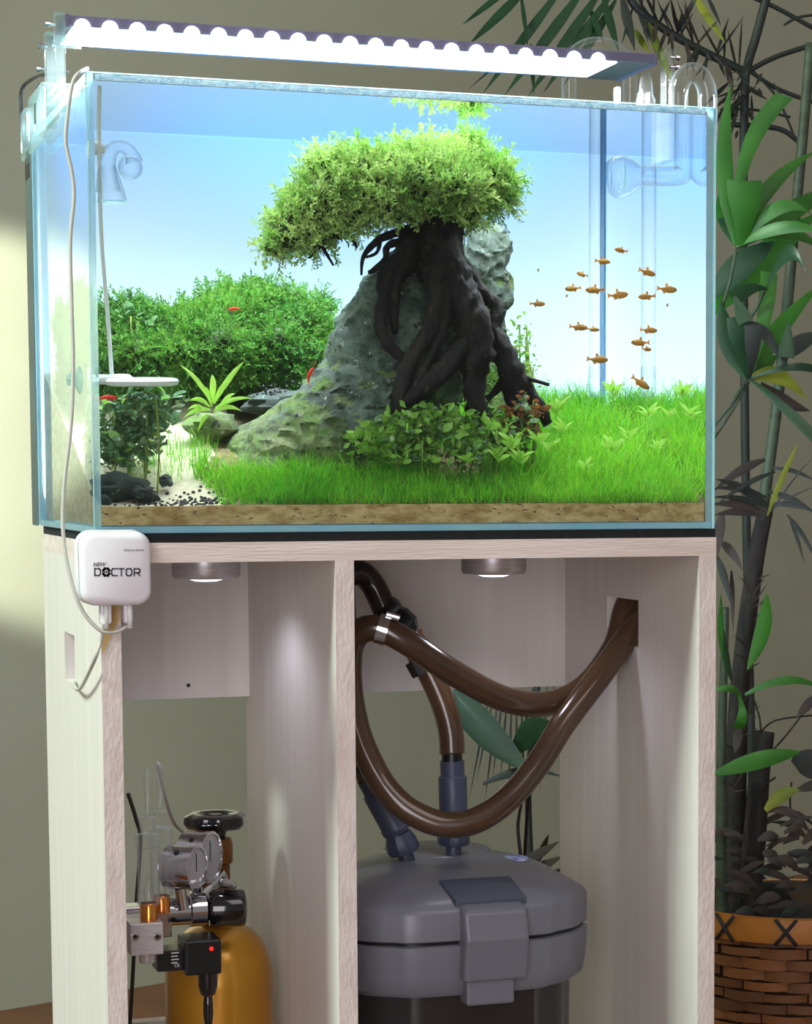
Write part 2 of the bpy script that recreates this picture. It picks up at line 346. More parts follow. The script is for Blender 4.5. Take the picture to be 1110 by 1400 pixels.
def link(name, data, parent=None, matrix=None):
    o = bpy.data.objects.new(name, data); col.objects.link(o)
    if parent:
        o.parent = parent
        if parent in ORIG: o.matrix_parent_inverse = Matrix.Translation(-ORIG[parent])
    if matrix is not None: o.matrix_basis = matrix
    return o
def tag(o, label=None, cat=None, group=None, kind=None):
    if label: o['label'] = label
    if cat: o['category'] = cat
    if group: o['group'] = group
    if kind: o['kind'] = kind
    return o
def thing(name, loc, label, cat, group=None, kind=None):
    o = bpy.data.objects.new(name, None); col.objects.link(o); o.location = loc; o.empty_display_size = 0.01; ORIG[o] = Vector(loc)
    return tag(o, label, cat, group, kind)
def smooth_path(pts, n=6, rad=None):
    P = [Vector(p) for p in pts]; out = []; ro = []
    for i in range(len(P) - 1):
        p0, p1, p2, p3 = P[max(i - 1, 0)], P[i], P[i + 1], P[min(i + 2, len(P) - 1)]
        for k in range(n):
            t = k / n
            out.append(0.5 * ((2 * p1) + (p2 - p0) * t + (2 * p0 - 5 * p1 + 4 * p2 - p3) * t * t + (3 * p1 - p0 - 3 * p2 + p3) * t ** 3))
            if rad: ro.append(rad[i] * (1 - t) + rad[i + 1] * t)
    out.append(P[-1])
    if rad: ro.append(rad[-1]); return out, ro
    return out
def blade(base, tip, w, bend=(0, 0, 0), face=None, seg=6, fold=0.15, shape='blade'):
    # a leaf: pointed strip with a shallow fold along the midrib
    base, tip, bend = Vector(base), Vector(tip), Vector(bend); d = (tip - base).normalized()
    f = Vector(face) if face is not None else Vector((-0.25, -1, 0.2))
    side = d.cross(f).normalized(); nrm = side.cross(d).normalized(); mb = MB(); vs = []; fs = []
    for i in range(seg + 1):
        t = i / seg; c = base.lerp(tip, t) + bend * (4 * t * (1 - t))
        if shape == 'blade': ww = w * (min(1, 0.35 + t * 2.2)) * (1 - max(0, (t - 0.45) / 0.55) ** 1.6)
        elif shape == 'oval': ww = w * max(0.03, math.sin(PI * min(1, t * 0.96 + 0.02)) ** 0.8)
        elif shape == 'cut': ww = w * (0.2 + 0.8 * min(1, t * 1.4))
        else: ww = w
        ww = max(ww, w * 0.02)
        vs += [c - side * ww * 0.5 - nrm * ww * fold, c + nrm * 0.0, c + side * ww * 0.5 - nrm * ww * fold]
    for i in range(seg):
        a = i * 3; fs += [(a, a + 1, a + 4, a + 3), (a + 1, a + 2, a + 5, a + 4)]
    return mb.add(vs, fs)
def np_mesh(name, V, F, mats, smooth=False):
    me = bpy.data.meshes.new(name); V = np.asarray(V, np.float32); F = np.asarray(F, np.int32); n, k = F.shape
    me.vertices.add(len(V)); me.vertices.foreach_set('co', V.ravel())
    me.loops.add(n * k); me.loops.foreach_set('vertex_index', F.ravel())
    me.polygons.add(n); me.polygons.foreach_set('loop_start', np.arange(0, n * k, k, dtype=np.int32))
    if smooth: me.polygons.foreach_set('use_smooth', np.ones(n, bool))
    me.materials.append(mats); me.update(calc_edges=True); return me
rng = np.random.default_rng(7); random.seed(7)
def scatter(temps, P, D, S, twist=None):
    # copies of small template meshes (verts, quads), +z of the template along D
    P = np.asarray(P); D = np.asarray(D); n = len(P); S = np.broadcast_to(S, (n,))
    D = D / np.linalg.norm(D, axis=1, keepdims=True)
    h = rng.normal(size=(n, 3)); A = np.cross(D, h); A /= np.linalg.norm(A, axis=1, keepdims=True); B = np.cross(D, A)
    ch = rng.integers(0, len(temps), n); VV = []; FF = []; off = 0
    for ti, (tv, tf) in enumerate(temps):
        ix = np.where(ch == ti)[0]
        if not len(ix): continue
        X = (tv[None, :, 0:1] * A[ix][:, None, :] + tv[None, :, 1:2] * B[ix][:, None, :] + tv[None, :, 2:3] * D[ix][:, None, :]) * S[ix][:, None, None] + P[ix][:, None, :]
        k = len(tv); VV.append(X.reshape(-1, 3)); FF.append((tf[None] + (np.arange(len(ix)) * k)[:, None, None] + off).reshape(-1, tf.shape[1])); off += k * len(ix)
    return np.concatenate(VV), np.concatenate(FF)
def sprig_template(pairs, length, leaf, width, curve):
    vs = []; fs = []
    bx = rng.uniform(-curve, curve); by = rng.uniform(-curve, curve)
    def pt(t): return np.array((bx * t * t * length, by * t * t * length, t * length))
    for i in range(pairs):
        t = (i + 0.5) / pairs; c = pt(t); an = rng.uniform(0, 6.28)
        for sgn in (1, -1):
            sd = np.array((math.cos(an), math.sin(an), 0)) * sgn; up = np.array((0, 0, 1.0)); ll = leaf * (1.1 - 0.5 * t) * rng.uniform(0.8, 1.2)
            dr = sd * 0.75 + up * 0.65; w = np.cross(dr, rng.normal(size=3)); w = w / np.linalg.norm(w) * width * 0.5
            o = len(vs); vs += [c, c + dr * ll * 0.5 + w, c + dr * ll, c + dr * ll * 0.5 - w]; fs.append((o, o + 1, o + 2, o + 3))
    for i in range(3):
        a, b = pt(i / 3), pt((i + 1) / 3); w = np.array((width * 0.25, 0, 0)); o = len(vs)
        vs += [a - w, a + w, b + w, b - w]; fs.append((o, o + 1, o + 2, o + 3))
    return np.array(vs), np.array(fs)
def text(name, s, size, p, ax, up, m, parent, bold=0.0, extrude=0.0001, align='LEFT', shear=0.0):
    c = bpy.data.curves.new(name, 'FONT'); c.body = s; c.size = size; c.offset = bold; c.extrude = extrude; c.align_x = align; c.shear = shear; c.materials.append(m)
    ax, up = Vector(ax).normalized(), Vector(up).normalized(); n = ax.cross(up)
    mt = Matrix(((ax.x, up.x, n.x, p[0]), (ax.y, up.y, n.y, p[1]), (ax.z, up.z, n.z, p[2]), (0, 0, 0, 1)))
    tmp = bpy.data.objects.new('tmp', c); col.objects.link(tmp)
    me = bpy.data.meshes.new_from_object(tmp, depsgraph=bpy.context.evaluated_depsgraph_get()); bpy.data.objects.remove(tmp); bpy.data.curves.remove(c)
    return link(name, me, parent, mt)
# ================================================================ the room
def structure(o): o['kind'] = 'structure'; return o
fl = MB().box((-3.2, -3.4, FLOOR - 0.03), (4.2, 4.6, FLOOR)); structure(tag(fl.build('floor', M['floor']), 'brown floor under the cabinet and along the wall', 'floor'))
wd = Vector((0.9253, 0.3793, 0)); wn_ = Vector((-wd.y, wd.x, 0)); w0 = Vector((0.101, 1.738, FLOOR))
a, b = w0 - wd * 2.2, w0 + wd * 3.6
wb = MB(); p = [a, b, b + wn_ * 0.08, a + wn_ * 0.08]
wb.add([(q.x, q.y, FLOOR) for q in p] + [(q.x, q.y, 1.6) for q in p], [(0, 1, 5, 4), (1, 2, 6, 5), (2, 3, 7, 6), (3, 0, 4, 7), (4, 5, 6, 7)])
structure(tag(wb.build('wall_back', M['wall']), 'plain cream green painted wall behind the aquarium', 'wall'))

# ================================================================ the aquarium
XL, XR, DP, HT, G, ZW = -0.0027, 0.4416, 0.302, 0.300, 0.005, 0.2955
tank = thing('aquarium', ((XL + XR) / 2, DP / 2, 0), 'rimless glass aquarium filled with water on the whitewashed cabinet', 'aquarium')
def pane(name, a_, b_, edges):
    return MB().box(a_, b_, {e: 1 for e in edges}).build(name, [M['pane'], M['pane_edge']], tank)
pane('front_pane', (XL, 0, 0.0005), (XR, G, HT), 'tblr')
pane('side_pane', (XL, G, G), (XL + G, DP - G, HT), 'tbfk')
pane('side_pane', (XR - G, G, G), (XR, DP - G, HT), 'tbfk')
pane('back_pane', (XL, DP - G, 0.0005), (XR, DP, HT), 'blr')
pane('bottom_pane', (XL + 0.0003, G + 0.0003, 0.0005), (XR - 0.0003, DP - G - 0.0003, G), 'flrk')
e = 0.0002
wt = MB().box((XL + G + e, G + e, G + e), (XR - G - e, DP - 0.0002, ZW), dict(f=0, l=0, r=0, t=1, b=2, k=2))
wt.build('water', [M['w_side'], M['w_top'], M['w_thru']], tank)
# wet splash line above the water along the front glass, silicone beads in the back corners
rimb = MB()
for i in range(110):
    x0 = XL + 0.006 + (XR - XL - 0.012) * i / 110; x1 = XL + 0.006 + (XR - XL - 0.012) * (i + 1) / 110
    dz = 0.0012 * noise.noise(Vector((i * 0.35, 0, 0)))
    rimb.box((x0, G + 0.0002, ZW - 0.0002), (x1, G + 0.0014, HT - 0.0004 + dz * 0.3))
rimb.build('splash_line', M['rim'], tank)
for x in (XR - G - 0.0012,):
    MB().tube([(x, DP - G - 0.0018, G), (x, DP - G - 0.0018, HT - 0.002)], 0.0016, 8).build('silicone_bead', M['silicone'], tank)
fm = MB().add([(XL, DP + 0.0004, 0.0005), (XR, DP + 0.0004, 0.0005), (XR, DP + 0.0004, HT), (XL, DP + 0.0004, HT)], [(0, 1, 2, 3)]).build('backdrop_film', M['film'], tank)

fr = thing('spacer_frame', ((XL + XR) / 2, DP + 0.018, 0), 'grey spacer frame standing against the back of the aquarium', 'frame')
y0, y1 = DP + 0.001, DP + 0.036
for (a_, b_, m) in (((XL - 0.001, y0, 0.0), (XL + 0.006, y1, 0.292), 'frame_grey'), ((XR - 0.006, y0, 0.0), (XR + 0.001, y1, 0.292), 'frame_grey')):
    MB().box(a_, b_).build('frame_side', M[m], fr, bevel=0.0008)
MB().box((XL - 0.0015, y0 + 0.004, 0.270), (XL - 0.0008, y1 - 0.006, 0.281)).build('black_clip', M['black'], fr)
MB().box((XL + 0.006, y0, 0.0), (XR - 0.006, y1, 0.006)).build('frame_rail', M['frame_grey'], fr)

# lamp that lights the frosted film from behind, on a floor pole
bl = thing('backlight_lamp', (0.228, 0.50, FLOOR), 'slim light bar on a floor pole behind the aquarium lighting its frosted back', 'lamp')
bz = -0.04; by = DP + 0.10; px_ = 0.228
for (zc, nm) in ((bz, 'white'), (0.315, 'blue')):
    MB().box((0.085, by, zc - 0.03), (0.41, by + 0.022, zc + 0.03)).build('housing', M['frame_grey'], bl, bevel=0.003)
    MB().box((0.095, by - 0.002, zc - 0.022), (0.40, by + 0.001, zc + 0.022)).build('diffuser', emission('backlight_diffuser_' + nm, (235, 246, 255) if nm == 'white' else (60, 150, 255), 3.0), bl)
MB().box((0.06, DP + 0.004, bz - 0.036), (0.425, by + 0.022, bz - 0.0305)).build('visor', M['white'], bl)  # unseen flag added to stop backlight spilling down into the cabinet
MB().box((0.06, by - 0.0215, 0.0225), (0.425, by + 0.022, 0.0245)).build('hood', M['frame_grey'], bl)  # unseen lip added to cut the white light off the upper film
MB().box((0.06, by + 0.018, -0.012), (0.425, by + 0.022, 0.0225)).build('hood_back', M['frame_grey'], bl)
MB().tube([(px_, by + 0.03, FLOOR + 0.01), (px_, by + 0.03, 0.33)], 0.006, 10).build('pole', M['black'], bl, smooth=True)
MB().lathe([(0, 0), (0.07, 0), (0.07, 0.008), (0.02, 0.014), (0, 0.014)], (px_, by + 0.03, FLOOR)).build('base', M['black'], bl, auto=40)
for nm, zc, pw, cl in (('backlight_white', bz, 118.0, (0.97, 1.0, 1.0)), ('backlight_blue', 0.315, 0.42, (0.04, 0.33, 1.0))):  # blue bar is added to turn the upper film bluer
    o = area(nm, (0.245, by - 0.004, zc), (0.245, 0, zc), 0.34, 0.05, pw, cl); o.parent = bl; o.matrix_parent_inverse = Matrix.Translation(-ORIG[bl])

# ---- black foam mat and cabinet
CW, CT, T = 0.4431, -0.006, 0.0133
MB().box((0.0005, 0.0005, CT), (CW - 0.0005, DP - 0.001, 0.0)).build('foam_mat', M['mat'])
tag(bpy.data.objects['foam_mat'], 'thin black foam mat between the aquarium and the cabinet top', 'mat')
XD = 0.1595; CB = FLOOR
cab = thing('aquarium_cabinet', (CW / 2, DP / 2, FLOOR), 'open whitewashed plywood cabinet carrying the aquarium', 'cabinet')
WM = [M['wood'], M['wood_e'], M['wood_h']]
def panel_hole(name, x0, x1, hy0, hy1, hz0, hz1):
    mb = MB(); z0, z1 = CB, CT - T
    mb.box((x0, 0, z0), (x1, hy0, z1), dict(f=1)); mb.box((x0, hy1, z0), (x1, DP, z1), dict(k=1))
    mb.box((x0, hy0, z0), (x1, hy1, hz0)); mb.box((x0, hy0, hz1), (x1, hy1, z1))
    return mb.build(name, WM, cab)
panel_hole('side_panel', 0, T, 0.1304, 0.1845, -0.111, -0.0754)
panel_hole('side_panel', CW - T, CW, 0.1199, 0.1889, -0.094, -0.0574)
MB().box((XD, 0, CB + 0.04), (XD + T, DP, CT - T), dict(f=1)).build('divider', WM, cab)
MB().box((0, 0, CT - T), (CW, DP, CT), dict(f=2, l=2)).build('top_panel', WM, cab)
MB().box((T, 0.01, CB + 0.03), (CW - T, DP, CB + 0.03 + T), dict(f=2)).build('bottom_panel', WM, cab)
for x0, x1 in ((T, XD), (XD + T, CW - T)):
    MB().box((x0, DP - T, -0.138), (x1, DP, CT - T), dict(b=2)).build('back_rail', WM, cab)
MB().box((T, DP - T, -0.46), (XD, DP, -0.398), dict(t=2)).build('lower_rail', WM, cab)
# bare patch on the front edge under the controller
MB().add([(0.0006, -0.0003, -0.080), (T * 0.45, -0.0003, -0.069), (T - 0.0006, -0.0003, -0.056), (T - 0.0006, -0.0003, -0.034), (0.0006, -0.0003, -0.034)], [(0, 1, 2, 3, 4)]).build('bare_patch', M['raw'], cab)
q = at(257.5, 937, DP - T); MB().lathe([(0, 0.0004), (0.0014, 0.0004), (0.0018, -0.0002)], (q.x, q.y, q.z), (0, -1, 0), 10).build('screw_hole', M['black'], cab)

# ---- puck lights
def puck(px, label):
    c = at(px, 790, 0.13); z1 = CT - T
    t = thing('puck_light', (c.x, c.y, z1), label, 'lamp', 'puck lights under the cabinet top')
    r = 0.0248
    MB().lathe([(0, 0), (r, 0), (r, -0.0135), (r - 0.0012, -0.0158), (r - 0.009, -0.0168), (r - 0.009, -0.0150)], (c.x, c.y, z1), seg=48).build('housing', M['alu'], t, auto=35)
    MB().lathe([(0, -0.0188), (0.008, -0.0184), (0.0158, -0.0160), (0.0158, -0.0150)], (c.x, c.y, z1), seg=32).build('lens', emission('puck_lens', (225, 232, 255), 3.0), t, smooth=True)
    l = bpy.data.lights.new('puck_beam', 'SPOT'); l.energy = 0.42; l.color = (0.82, 0.84, 1.0); l.spot_size = math.radians(150); l.spot_blend = 0.6; l.shadow_soft_size = 0.012
    o = bpy.data.objects.new('puck_beam', l); col.objects.link(o); o.location = (c.x, c.y, z1 - 0.021); o.parent = t; o.matrix_parent_inverse = Matrix.Translation(-ORIG[t])
puck(282, 'silver puck light under the cabinet top above the gas cylinder')
puck(675, 'silver puck light under the cabinet top above the canister filter')

# ---- LED lamp over the tank
LX0, LX1, LY0, LY1, LZ0, LZ1 = -0.0026, 0.4294, 0.085, 0.165, 0.3445, 0.3515
lamp = thing('led_lamp', ((LX0 + LX1) / 2, 0.125, LZ0), 'long slim LED lamp bar glowing white above the aquarium', 'lamp')
MB().box((LX0, LY0, LZ0), (LX1, LY1, LZ1), dict(b=1)).build('housing', [M['lamp_body'], M['lamp_dark']], lamp, bevel=0.0008)
MB().box((LX0 + 0.004, LY0 + 0.003, LZ0 - 0.0012), (LX1 - 0.030, LY1 - 0.012, LZ0 + 0.0002)).build('led_board', M['led_board'], lamp)
ledm = MB().ball((0, 0, 0), 0.0058, 16, 10, (1, 0.8, 1)).mesh('led_lens', M['led'], True)  # LED domes bulge past the front edge to mimic their glow
for i in range(21):
    x = LX0 + 0.010 + i * 0.0188
    link('led_lens', ledm, lamp, Matrix.Translation((x, LY0 + 0.0005, LZ0 - 0.0008)))
for x in (LX0, LX1):
    MB().box((x - 0.0012, LY0 - 0.0005, LZ0 - 0.001), (x + 0.0012, LY1, LZ1 + 0.0005)).build('end_cap', M['lamp_body'], lamp)
LED = area('led_light', ((LX0 + LX1) / 2, 0.125, LZ0 - 0.003), ((LX0 + LX1) / 2, 0.125, 0), 0.40, 0.06, 14.0, (0.90, 0.97, 1.0)); LED.parent = lamp; LED.matrix_parent_inverse = Matrix.Translation(-ORIG[lamp])

# acrylic brackets that hold the lamp
def plate(mb_parent, name, a_, b_, m='acrylic', em='acrylic_edge', bev=0.0006):
    return MB().box(a_, b_, dict(f=1, t=1, k=1)).build(name, [M[m], M[em]], mb_parent, bevel=bev)
def bolt(parent, p, ax=(-1, 0, 0), r=0.0022):
    MB().lathe([(0, 0.003), (r, 0.003), (r, 0), (r * 0.5, 0), (r * 0.5, -0.004), (0, -0.004)], p, ax, 10).build('bolt', M['steel'], parent, auto=30)
lb = thing('lamp_bracket', (XL, 0.12, HT), 'clear acrylic lamp bracket clamped on the aquarium side above the controller', 'bracket')
plate(lb, 'upright', (-0.0105, 0.085, 0.288), (-0.0042, 0.097, 0.353))
plate(lb, 'upright', (-0.0120, 0.125, 0.282), (-0.0055, 0.137, 0.347))
plate(lb, 'clamp_plate', (XL - 0.0045, 0.092, 0.276), (XL - 0.0008, 0.175, 0.3105))
plate(lb, 'clamp_plate', (XL + G + 0.0006, 0.092, 0.282), (XL + G + 0.004, 0.175, 0.305))
plate(lb, 'top_bridge', (XL - 0.0045, 0.092, 0.3006), (XL + G + 0.004, 0.175, 0.304))
plate(lb, 'arm', (-0.008, 0.098, 0.336), (0.012, 0.124, 0.3405))
for q in ((-0.013, 0.098, 0.347), (-0.0155, 0.120, 0.336), (-0.0155, 0.131, 0.322)): bolt(lb, q)
# frosted hanger behind the bracket with a dark bar
hg = thing('pipe_hanger', (XL, 0.24, HT), 'frosted acrylic hanger with slotted plate at the back corner of the aquarium', 'hanger')
MB().box((XL - 0.0040, 0.200, 0.284), (XL - 0.0009, 0.285, 0.322)).build('slotted_plate', M['acrylic_edge'], hg, bevel=0.001)
MB().box((XL - 0.0046, 0.232, 0.300), (XL - 0.0041, 0.242, 0.315)).build('slot', M['frame_grey'], hg)
MB().box((XL - 0.004, DP + 0.002, 0.285), (XL + 0.004, DP + 0.034, 0.322)).build('end_block', M['acrylic_edge'], hg, bevel=0.001)
MB().box((XL - 0.004, 0.20, 0.3222), (XL + 0.046, 0.285, 0.3250)).build('shelf', M['acrylic_edge'], hg, bevel=0.0008)
MB().box((XL + 0.002, 0.262, 0.3255), (XL + 0.050, 0.283, 0.3345)).build('dark_bar', M['lamp_dark'], hg, bevel=0.001)
rb = thing('lamp_bracket', (XR, 0.11, HT), 'clear acrylic lamp bracket beside the curved glass pipe', 'bracket')
plate(rb, 'upright', (0.4375, 0.085, 0.300), (0.4445, 0.097, 0.3555), em='acrylic')
plate(rb, 'clamp_plate', (XR + 0.0006, 0.09, 0.272), (XR + 0.004, 0.14, 0.305), em='acrylic')
plate(rb, 'clamp_plate', (XR - G - 0.004, 0.09, 0.272), (XR - G - 0.0008, 0.14, 0.300), em='acrylic')
plate(rb, 'spacer', (0.424, 0.098, 0.300), (0.4300, 0.110, 0.326), em='acrylic')
plate(rb, 'spacer', (0.408, 0.110, 0.300), (0.4110, 0.118, 0.330), em='acrylic')
q = at(883, 130, 0.12); MB().lathe([(0.006, -0.012), (0.0075, -0.004), (0.0055, 0), (0.0048, 0.010), (0.003, 0.016), (0, 0.018)], q, (0, 0, 1), 14).build('wing_nut', M['acrylic'], rb, smooth=True)
bolt(rb, (0.446, 0.088, 0.350), (1, 0, 0)); bolt(rb, (0.446, 0.088, 0.343), (1, 0, 0))

# ---- glass pipes
def glass_obj(mb, name, parent, m='glass'): return mb.build(name, M[m], parent, smooth=True)
lily = thing('glass_outlet_pipe', (0.437, 0.045, HT), 'glass pipe hooked over the aquarium rim with a round bulb underwater', 'glass pipe')
py_ = 0.045
xa = 0.4308; xb = 0.4540
pts = [atw(880, 240, py_), atw(905, 241, py_), Vector((xa - 0.006, py_, 0.2555)), Vector((xa - 0.0015, py_, 0.2572)), Vector((xa, py_, 0.2625)), Vector((xa, py_, 0.285)), Vector((xa, py_, 0.312))]
for k in range(1, 10):
    an = PI - PI * k / 10; pts.append(Vector(((xa + xb) / 2 + (xb - xa) / 2 * math.cos(an), py_, 0.314 + 0.018 * math.sin(an))))
pts += [Vector((xb, py_, 0.312)), Vector((xb, py_, 0.28))]
glass_obj(MB().tube(smooth_path(pts, 4), 0.0072, 20, False), 'curved_pipe', lily, 'glass_dim')
bc = atw(849, 242, py_)
glass_obj(MB().lathe([(0.0070, 0.018), (0.0076, 0.0145), (0.0125, 0.0085), (0.0158, 0.0), (0.0150, -0.0055), (0.0115, -0.0095), (0.0105, -0.0088)], bc, (1, -0.12, 0.05), 36), 'bulb', lily)
for r_ in (0.0045, 0.008, 0.0115):
    c = [bc + Vector((0.0025 - 0.18 * r_, 0, 0)) + Vector((0, math.cos(k * PI / 16), math.sin(k * PI / 16))) * r_ for k in range(33)]
    glass_obj(MB().tube(c, 0.0005, 6), 'flow_ring', lily, 'acrylic_edge')
MB().lathe([(0, 0), (0.006, 0), (0.0075, 0.003), (0, 0.004)], (XR, 0.045, 0.292), (1, 0, 0), 18).build('suction_cup', M['acrylic_edge'], lily, auto=40)
MB().lathe([(0, 0.004), (0.003, 0.004), (0.003, 0.009), (0, 0.009)], (XR, 0.045, 0.292), (1, 0, 0), 12).build('suction_knob', M['acrylic_edge'], lily, auto=40)
intake = thing('glass_intake_pipe', (0.40, 0.13, HT), 'glass intake pipe arching over the rim behind the lamp bar', 'glass pipe')
yi = 0.235; xi, xo = at(778, 120, yi).x, at(861, 120, yi).x; zt_ = at(815, 50, yi).z - 0.006; ra = (xo - xi) / 2
arch = [Vector((xi, yi, 0.115)), Vector((xi, yi, 0.20)), Vector((xi, yi, 0.30)), Vector((xi, yi, zt_ - ra * 0.8))]
for k in range(1, 12):
    an = PI - PI * k / 12; arch.append(Vector(((xi + xo) / 2 + ra * math.cos(an), yi, zt_ - ra * 0.8 + ra * 0.8 * math.sin(an))))
arch += [Vector((xo, yi, zt_ - ra * 0.8)), Vector((xo, yi, 0.30)), Vector((xo, yi, 0.24))]
intake.location = ((xi + xo) / 2, yi, HT); ORIG[intake] = Vector(intake.location)
glass_obj(MB().tube(smooth_path(arch, 4), 0.0060, 16, False), 'curved_pipe', intake, 'glass_dim')
MB().lathe([(0.0062, 0), (0.0062, -0.02), (0.004, -0.024), (0, -0.025)], (xi, yi, 0.125), (0, 0, 1), 16).build('strainer', M['glass'], intake, smooth=True)
oh = thing('outer_hose', (xo, yi, 0.0), 'brown hose running down behind the aquarium side from the glass intake', 'hose')
MB().tube(smooth_path([(xo, yi, 0.255), (xo, yi, 0.15), (xo + 0.004, yi + 0.004, 0.0), (xo, yi - 0.02, -0.04), (0.460, 0.17, -0.048)], 5), 0.0085, 14).build('tube', M['hose'], oh, smooth=True)

# ---- drop checker on the side glass
dc = thing('drop_checker', (XL + G, 0.03, 0.25), 'glass drop checker with a swan neck on the side glass', 'drop checker')
Yd = 0.035
pts = [atw(148, 262, Yd), atw(146, 232, Yd), atw(150, 210, Yd), atw(160, 200, Yd), atw(172, 202, Yd), atw(181, 212, Yd), atw(184, 222, Yd)]
path, rr = smooth_path(pts, 5, [0.0085, 0.0060, 0.0048, 0.0044, 0.0044, 0.0046, 0.0062])
glass_obj(MB().tube(path, rr, 20, False), 'swan_neck', dc)
bell = atw(154, 276, Yd)
glass_obj(MB().lathe([(0.0098, 0), (0.0094, 0.003), (0.0072, 0.014), (0.0050, 0.024)], bell, (-0.12, 0, 1), 28), 'bell', dc)
ring = [bell + Vector((math.cos(k * PI / 14), math.sin(k * PI / 14), 0)) * 0.0098 for k in range(29)]
glass_obj(MB().tube(ring, 0.0007, 6), 'bell_lip', dc, 'acrylic_edge')
glass_obj(MB().ball(atw(178, 229, Yd), 0.0082, 20, 12), 'bulb', dc)
q = atw(137, 203, Yd); MB().lathe([(0, 0.006), (0.003, 0.006), (0.0045, 0.0), (0.0065, -0.004), (0, -0.004)], (XL + G + 0.004, q.y, q.z), (1, 0, 0), 18).build('suction_cup', M['ceramic'], dc, auto=40)

# ---- white disc of the algae controller, its thread and suction cups
Yp = 0.052
disc = thing('electrode_disc', atw(193, 523, Yp), 'round white mesh disc held level in the water by suction cups', 'disc')
c = atw(194, 521, Yp)
MB().lathe([(0, 0.0022), (0.020, 0.0022), (0.0235, 0.0018), (0.0252, 0), (0.0240, -0.0026), (0.020, -0.0034), (0, -0.0034)], c, (-0.02, -0.05, 1), 40).build('mesh_plate', M['ceramic'], disc, auto=50)
q = atw(153, 519, Yp)
MB().lathe([(0, 0.004), (0.006, 0.0036), (0.0085, 0.0016), (0.0085, -0.002), (0, -0.003)], q + Vector((0.006, 0, 0)), (0, 0, 1), 20).build('hub', M['ceramic'], disc, auto=50)
MB().tube([(XL + G + 0.001, c.y, q.z), (q.x + 0.004, c.y, q.z)], 0.0034, 14).build('holder', M['ceramic'], disc, auto=50)
MB().lathe([(0, 0), (0.009, 0.0), (0.0095, 0.001), (0.004, 0.004), (0, 0.004)], (XL + G + 0.0004, c.y, q.z), (1, 0, 0), 24).build('suction_cup', M['acrylic_edge'], disc, auto=50)
MB().lathe([(0, 0), (0.009, 0.0), (0.0095, 0.001), (0.004, 0.004), (0.004, 0.009), (0, 0.010)], (XL - 0.0002, c.y, q.z), (-1, 0, 0), 24).build('suction_cup', M['acrylic_edge'], disc, auto=50)
lead = [q + Vector((0, 0, 0.002)), atw(147, 430, Yp), atw(139, 330, 0.045), atw(136, 240, 0.035), atw(135, 160, 0.03), atw(136, 118, 0.02)]
MB().tube(smooth_path(lead, 5), 0.0014, 8).build('lead', M['ceramic'], disc, smooth=True)

# ---- white controller box
box = thing('controller_box', at(160, 778, -0.012), 'white rounded DOCTOR controller box hung on the cabinet corner', 'controller')
A, B = at(110, 728, -0.024), at(207.5, 827, -0.024)
W_, H_ = B.x - A.x, A.z - B.z
def round_rect(w, h, r, n=8):
    out = []
    for (cx, cz, a0) in ((w / 2 - r, h / 2 - r, 0), (-w / 2 + r, h / 2 - r, 90), (-w / 2 + r, -h / 2 + r, 180), (w / 2 - r, -h / 2 + r, 270)):
        for k in range(n + 1):
            an = math.radians(a0 + 90 * k / n); out.append((cx + r * math.cos(an), cz + r * math.sin(an)))
    return out
BC = (A + B) / 2
def slab(parent, name, c, w, h, d, r, m, ease=0.004):
    mb = MB(); vs = []; fs = []; rings = []
    for (yy, ins) in ((d, ease * 0.6), (d - ease * 0.5, 0), (ease, 0), (ease * 0.35, ease * 0.28), (0, ease)):
        rings.append([(c[0] + x, c[1] + yy, c[2] + z) for (x, z) in round_rect(w - 2 * ins, h - 2 * ins, max(r - ins, 0.0005))])
    n = len(rings[0])
    for R_ in rings: vs += R_
    for i in range(len(rings) - 1):
        for k in range(n): fs.append((i * n + k, i * n + (k + 1) % n, (i + 1) * n + (k + 1) % n, (i + 1) * n + k))
    fs.append(tuple(reversed(range(n)))); fs.append(tuple(range((len(rings) - 1) * n, len(rings) * n)))
    fs = [tuple(reversed(f)) for f in fs]
    return mb.add(vs, fs).build(name, m, parent, auto=50)
shell = slab(box, 'shell', (BC.x, -0.0255, BC.z), W_, H_, 0.024, 0.0095, M['white_box'])
slab(box, 'back_cover', (BC.x - 0.0005, -0.0045, BC.z + 0.0006), W_ + 0.001, H_ + 0.001, 0.004, 0.0098, M['white'], 0.0008)
def front_text(name, s, px, py, h, bold=0.0, shear=0.0):
    q = at(px, py, -0.0257); t = text(name, s, h, (q.x, -0.02565, q.z), (1, 0, 0), (0, 0, 1), M['print'], box, bold, shear=shear)
    return t
t = front_text('lettering', 'NEW', 127.0, 774.2, 0.0034, 0.00010, 0.25)
def strokes(name, x0, y0_, w, h, segs, sw):
    mb = MB()                                   # squared letters drawn with straight strokes
    for (ax_, ay, bx_, by2) in segs:
        p_, q_ = at(x0 + w * ax_, y0_ + h * (1 - ay), -0.0257), at(x0 + w * bx_, y0_ + h * (1 - by2), -0.0257); k = sw * MPX * 0.5
        d = (q_ - p_); d.y = 0; L_ = d.length; d.normalize(); n_ = Vector((-d.z, 0, d.x))
        mb.obox(Vector(((p_.x + q_.x) / 2, -0.02568, (p_.z + q_.z) / 2)), d, Vector((0, 1, 0)), n_, L_ / 2 + k * 0.8, 0.00008, k)
    return mb.build(name, M['print'], box)
c_ = 0.22
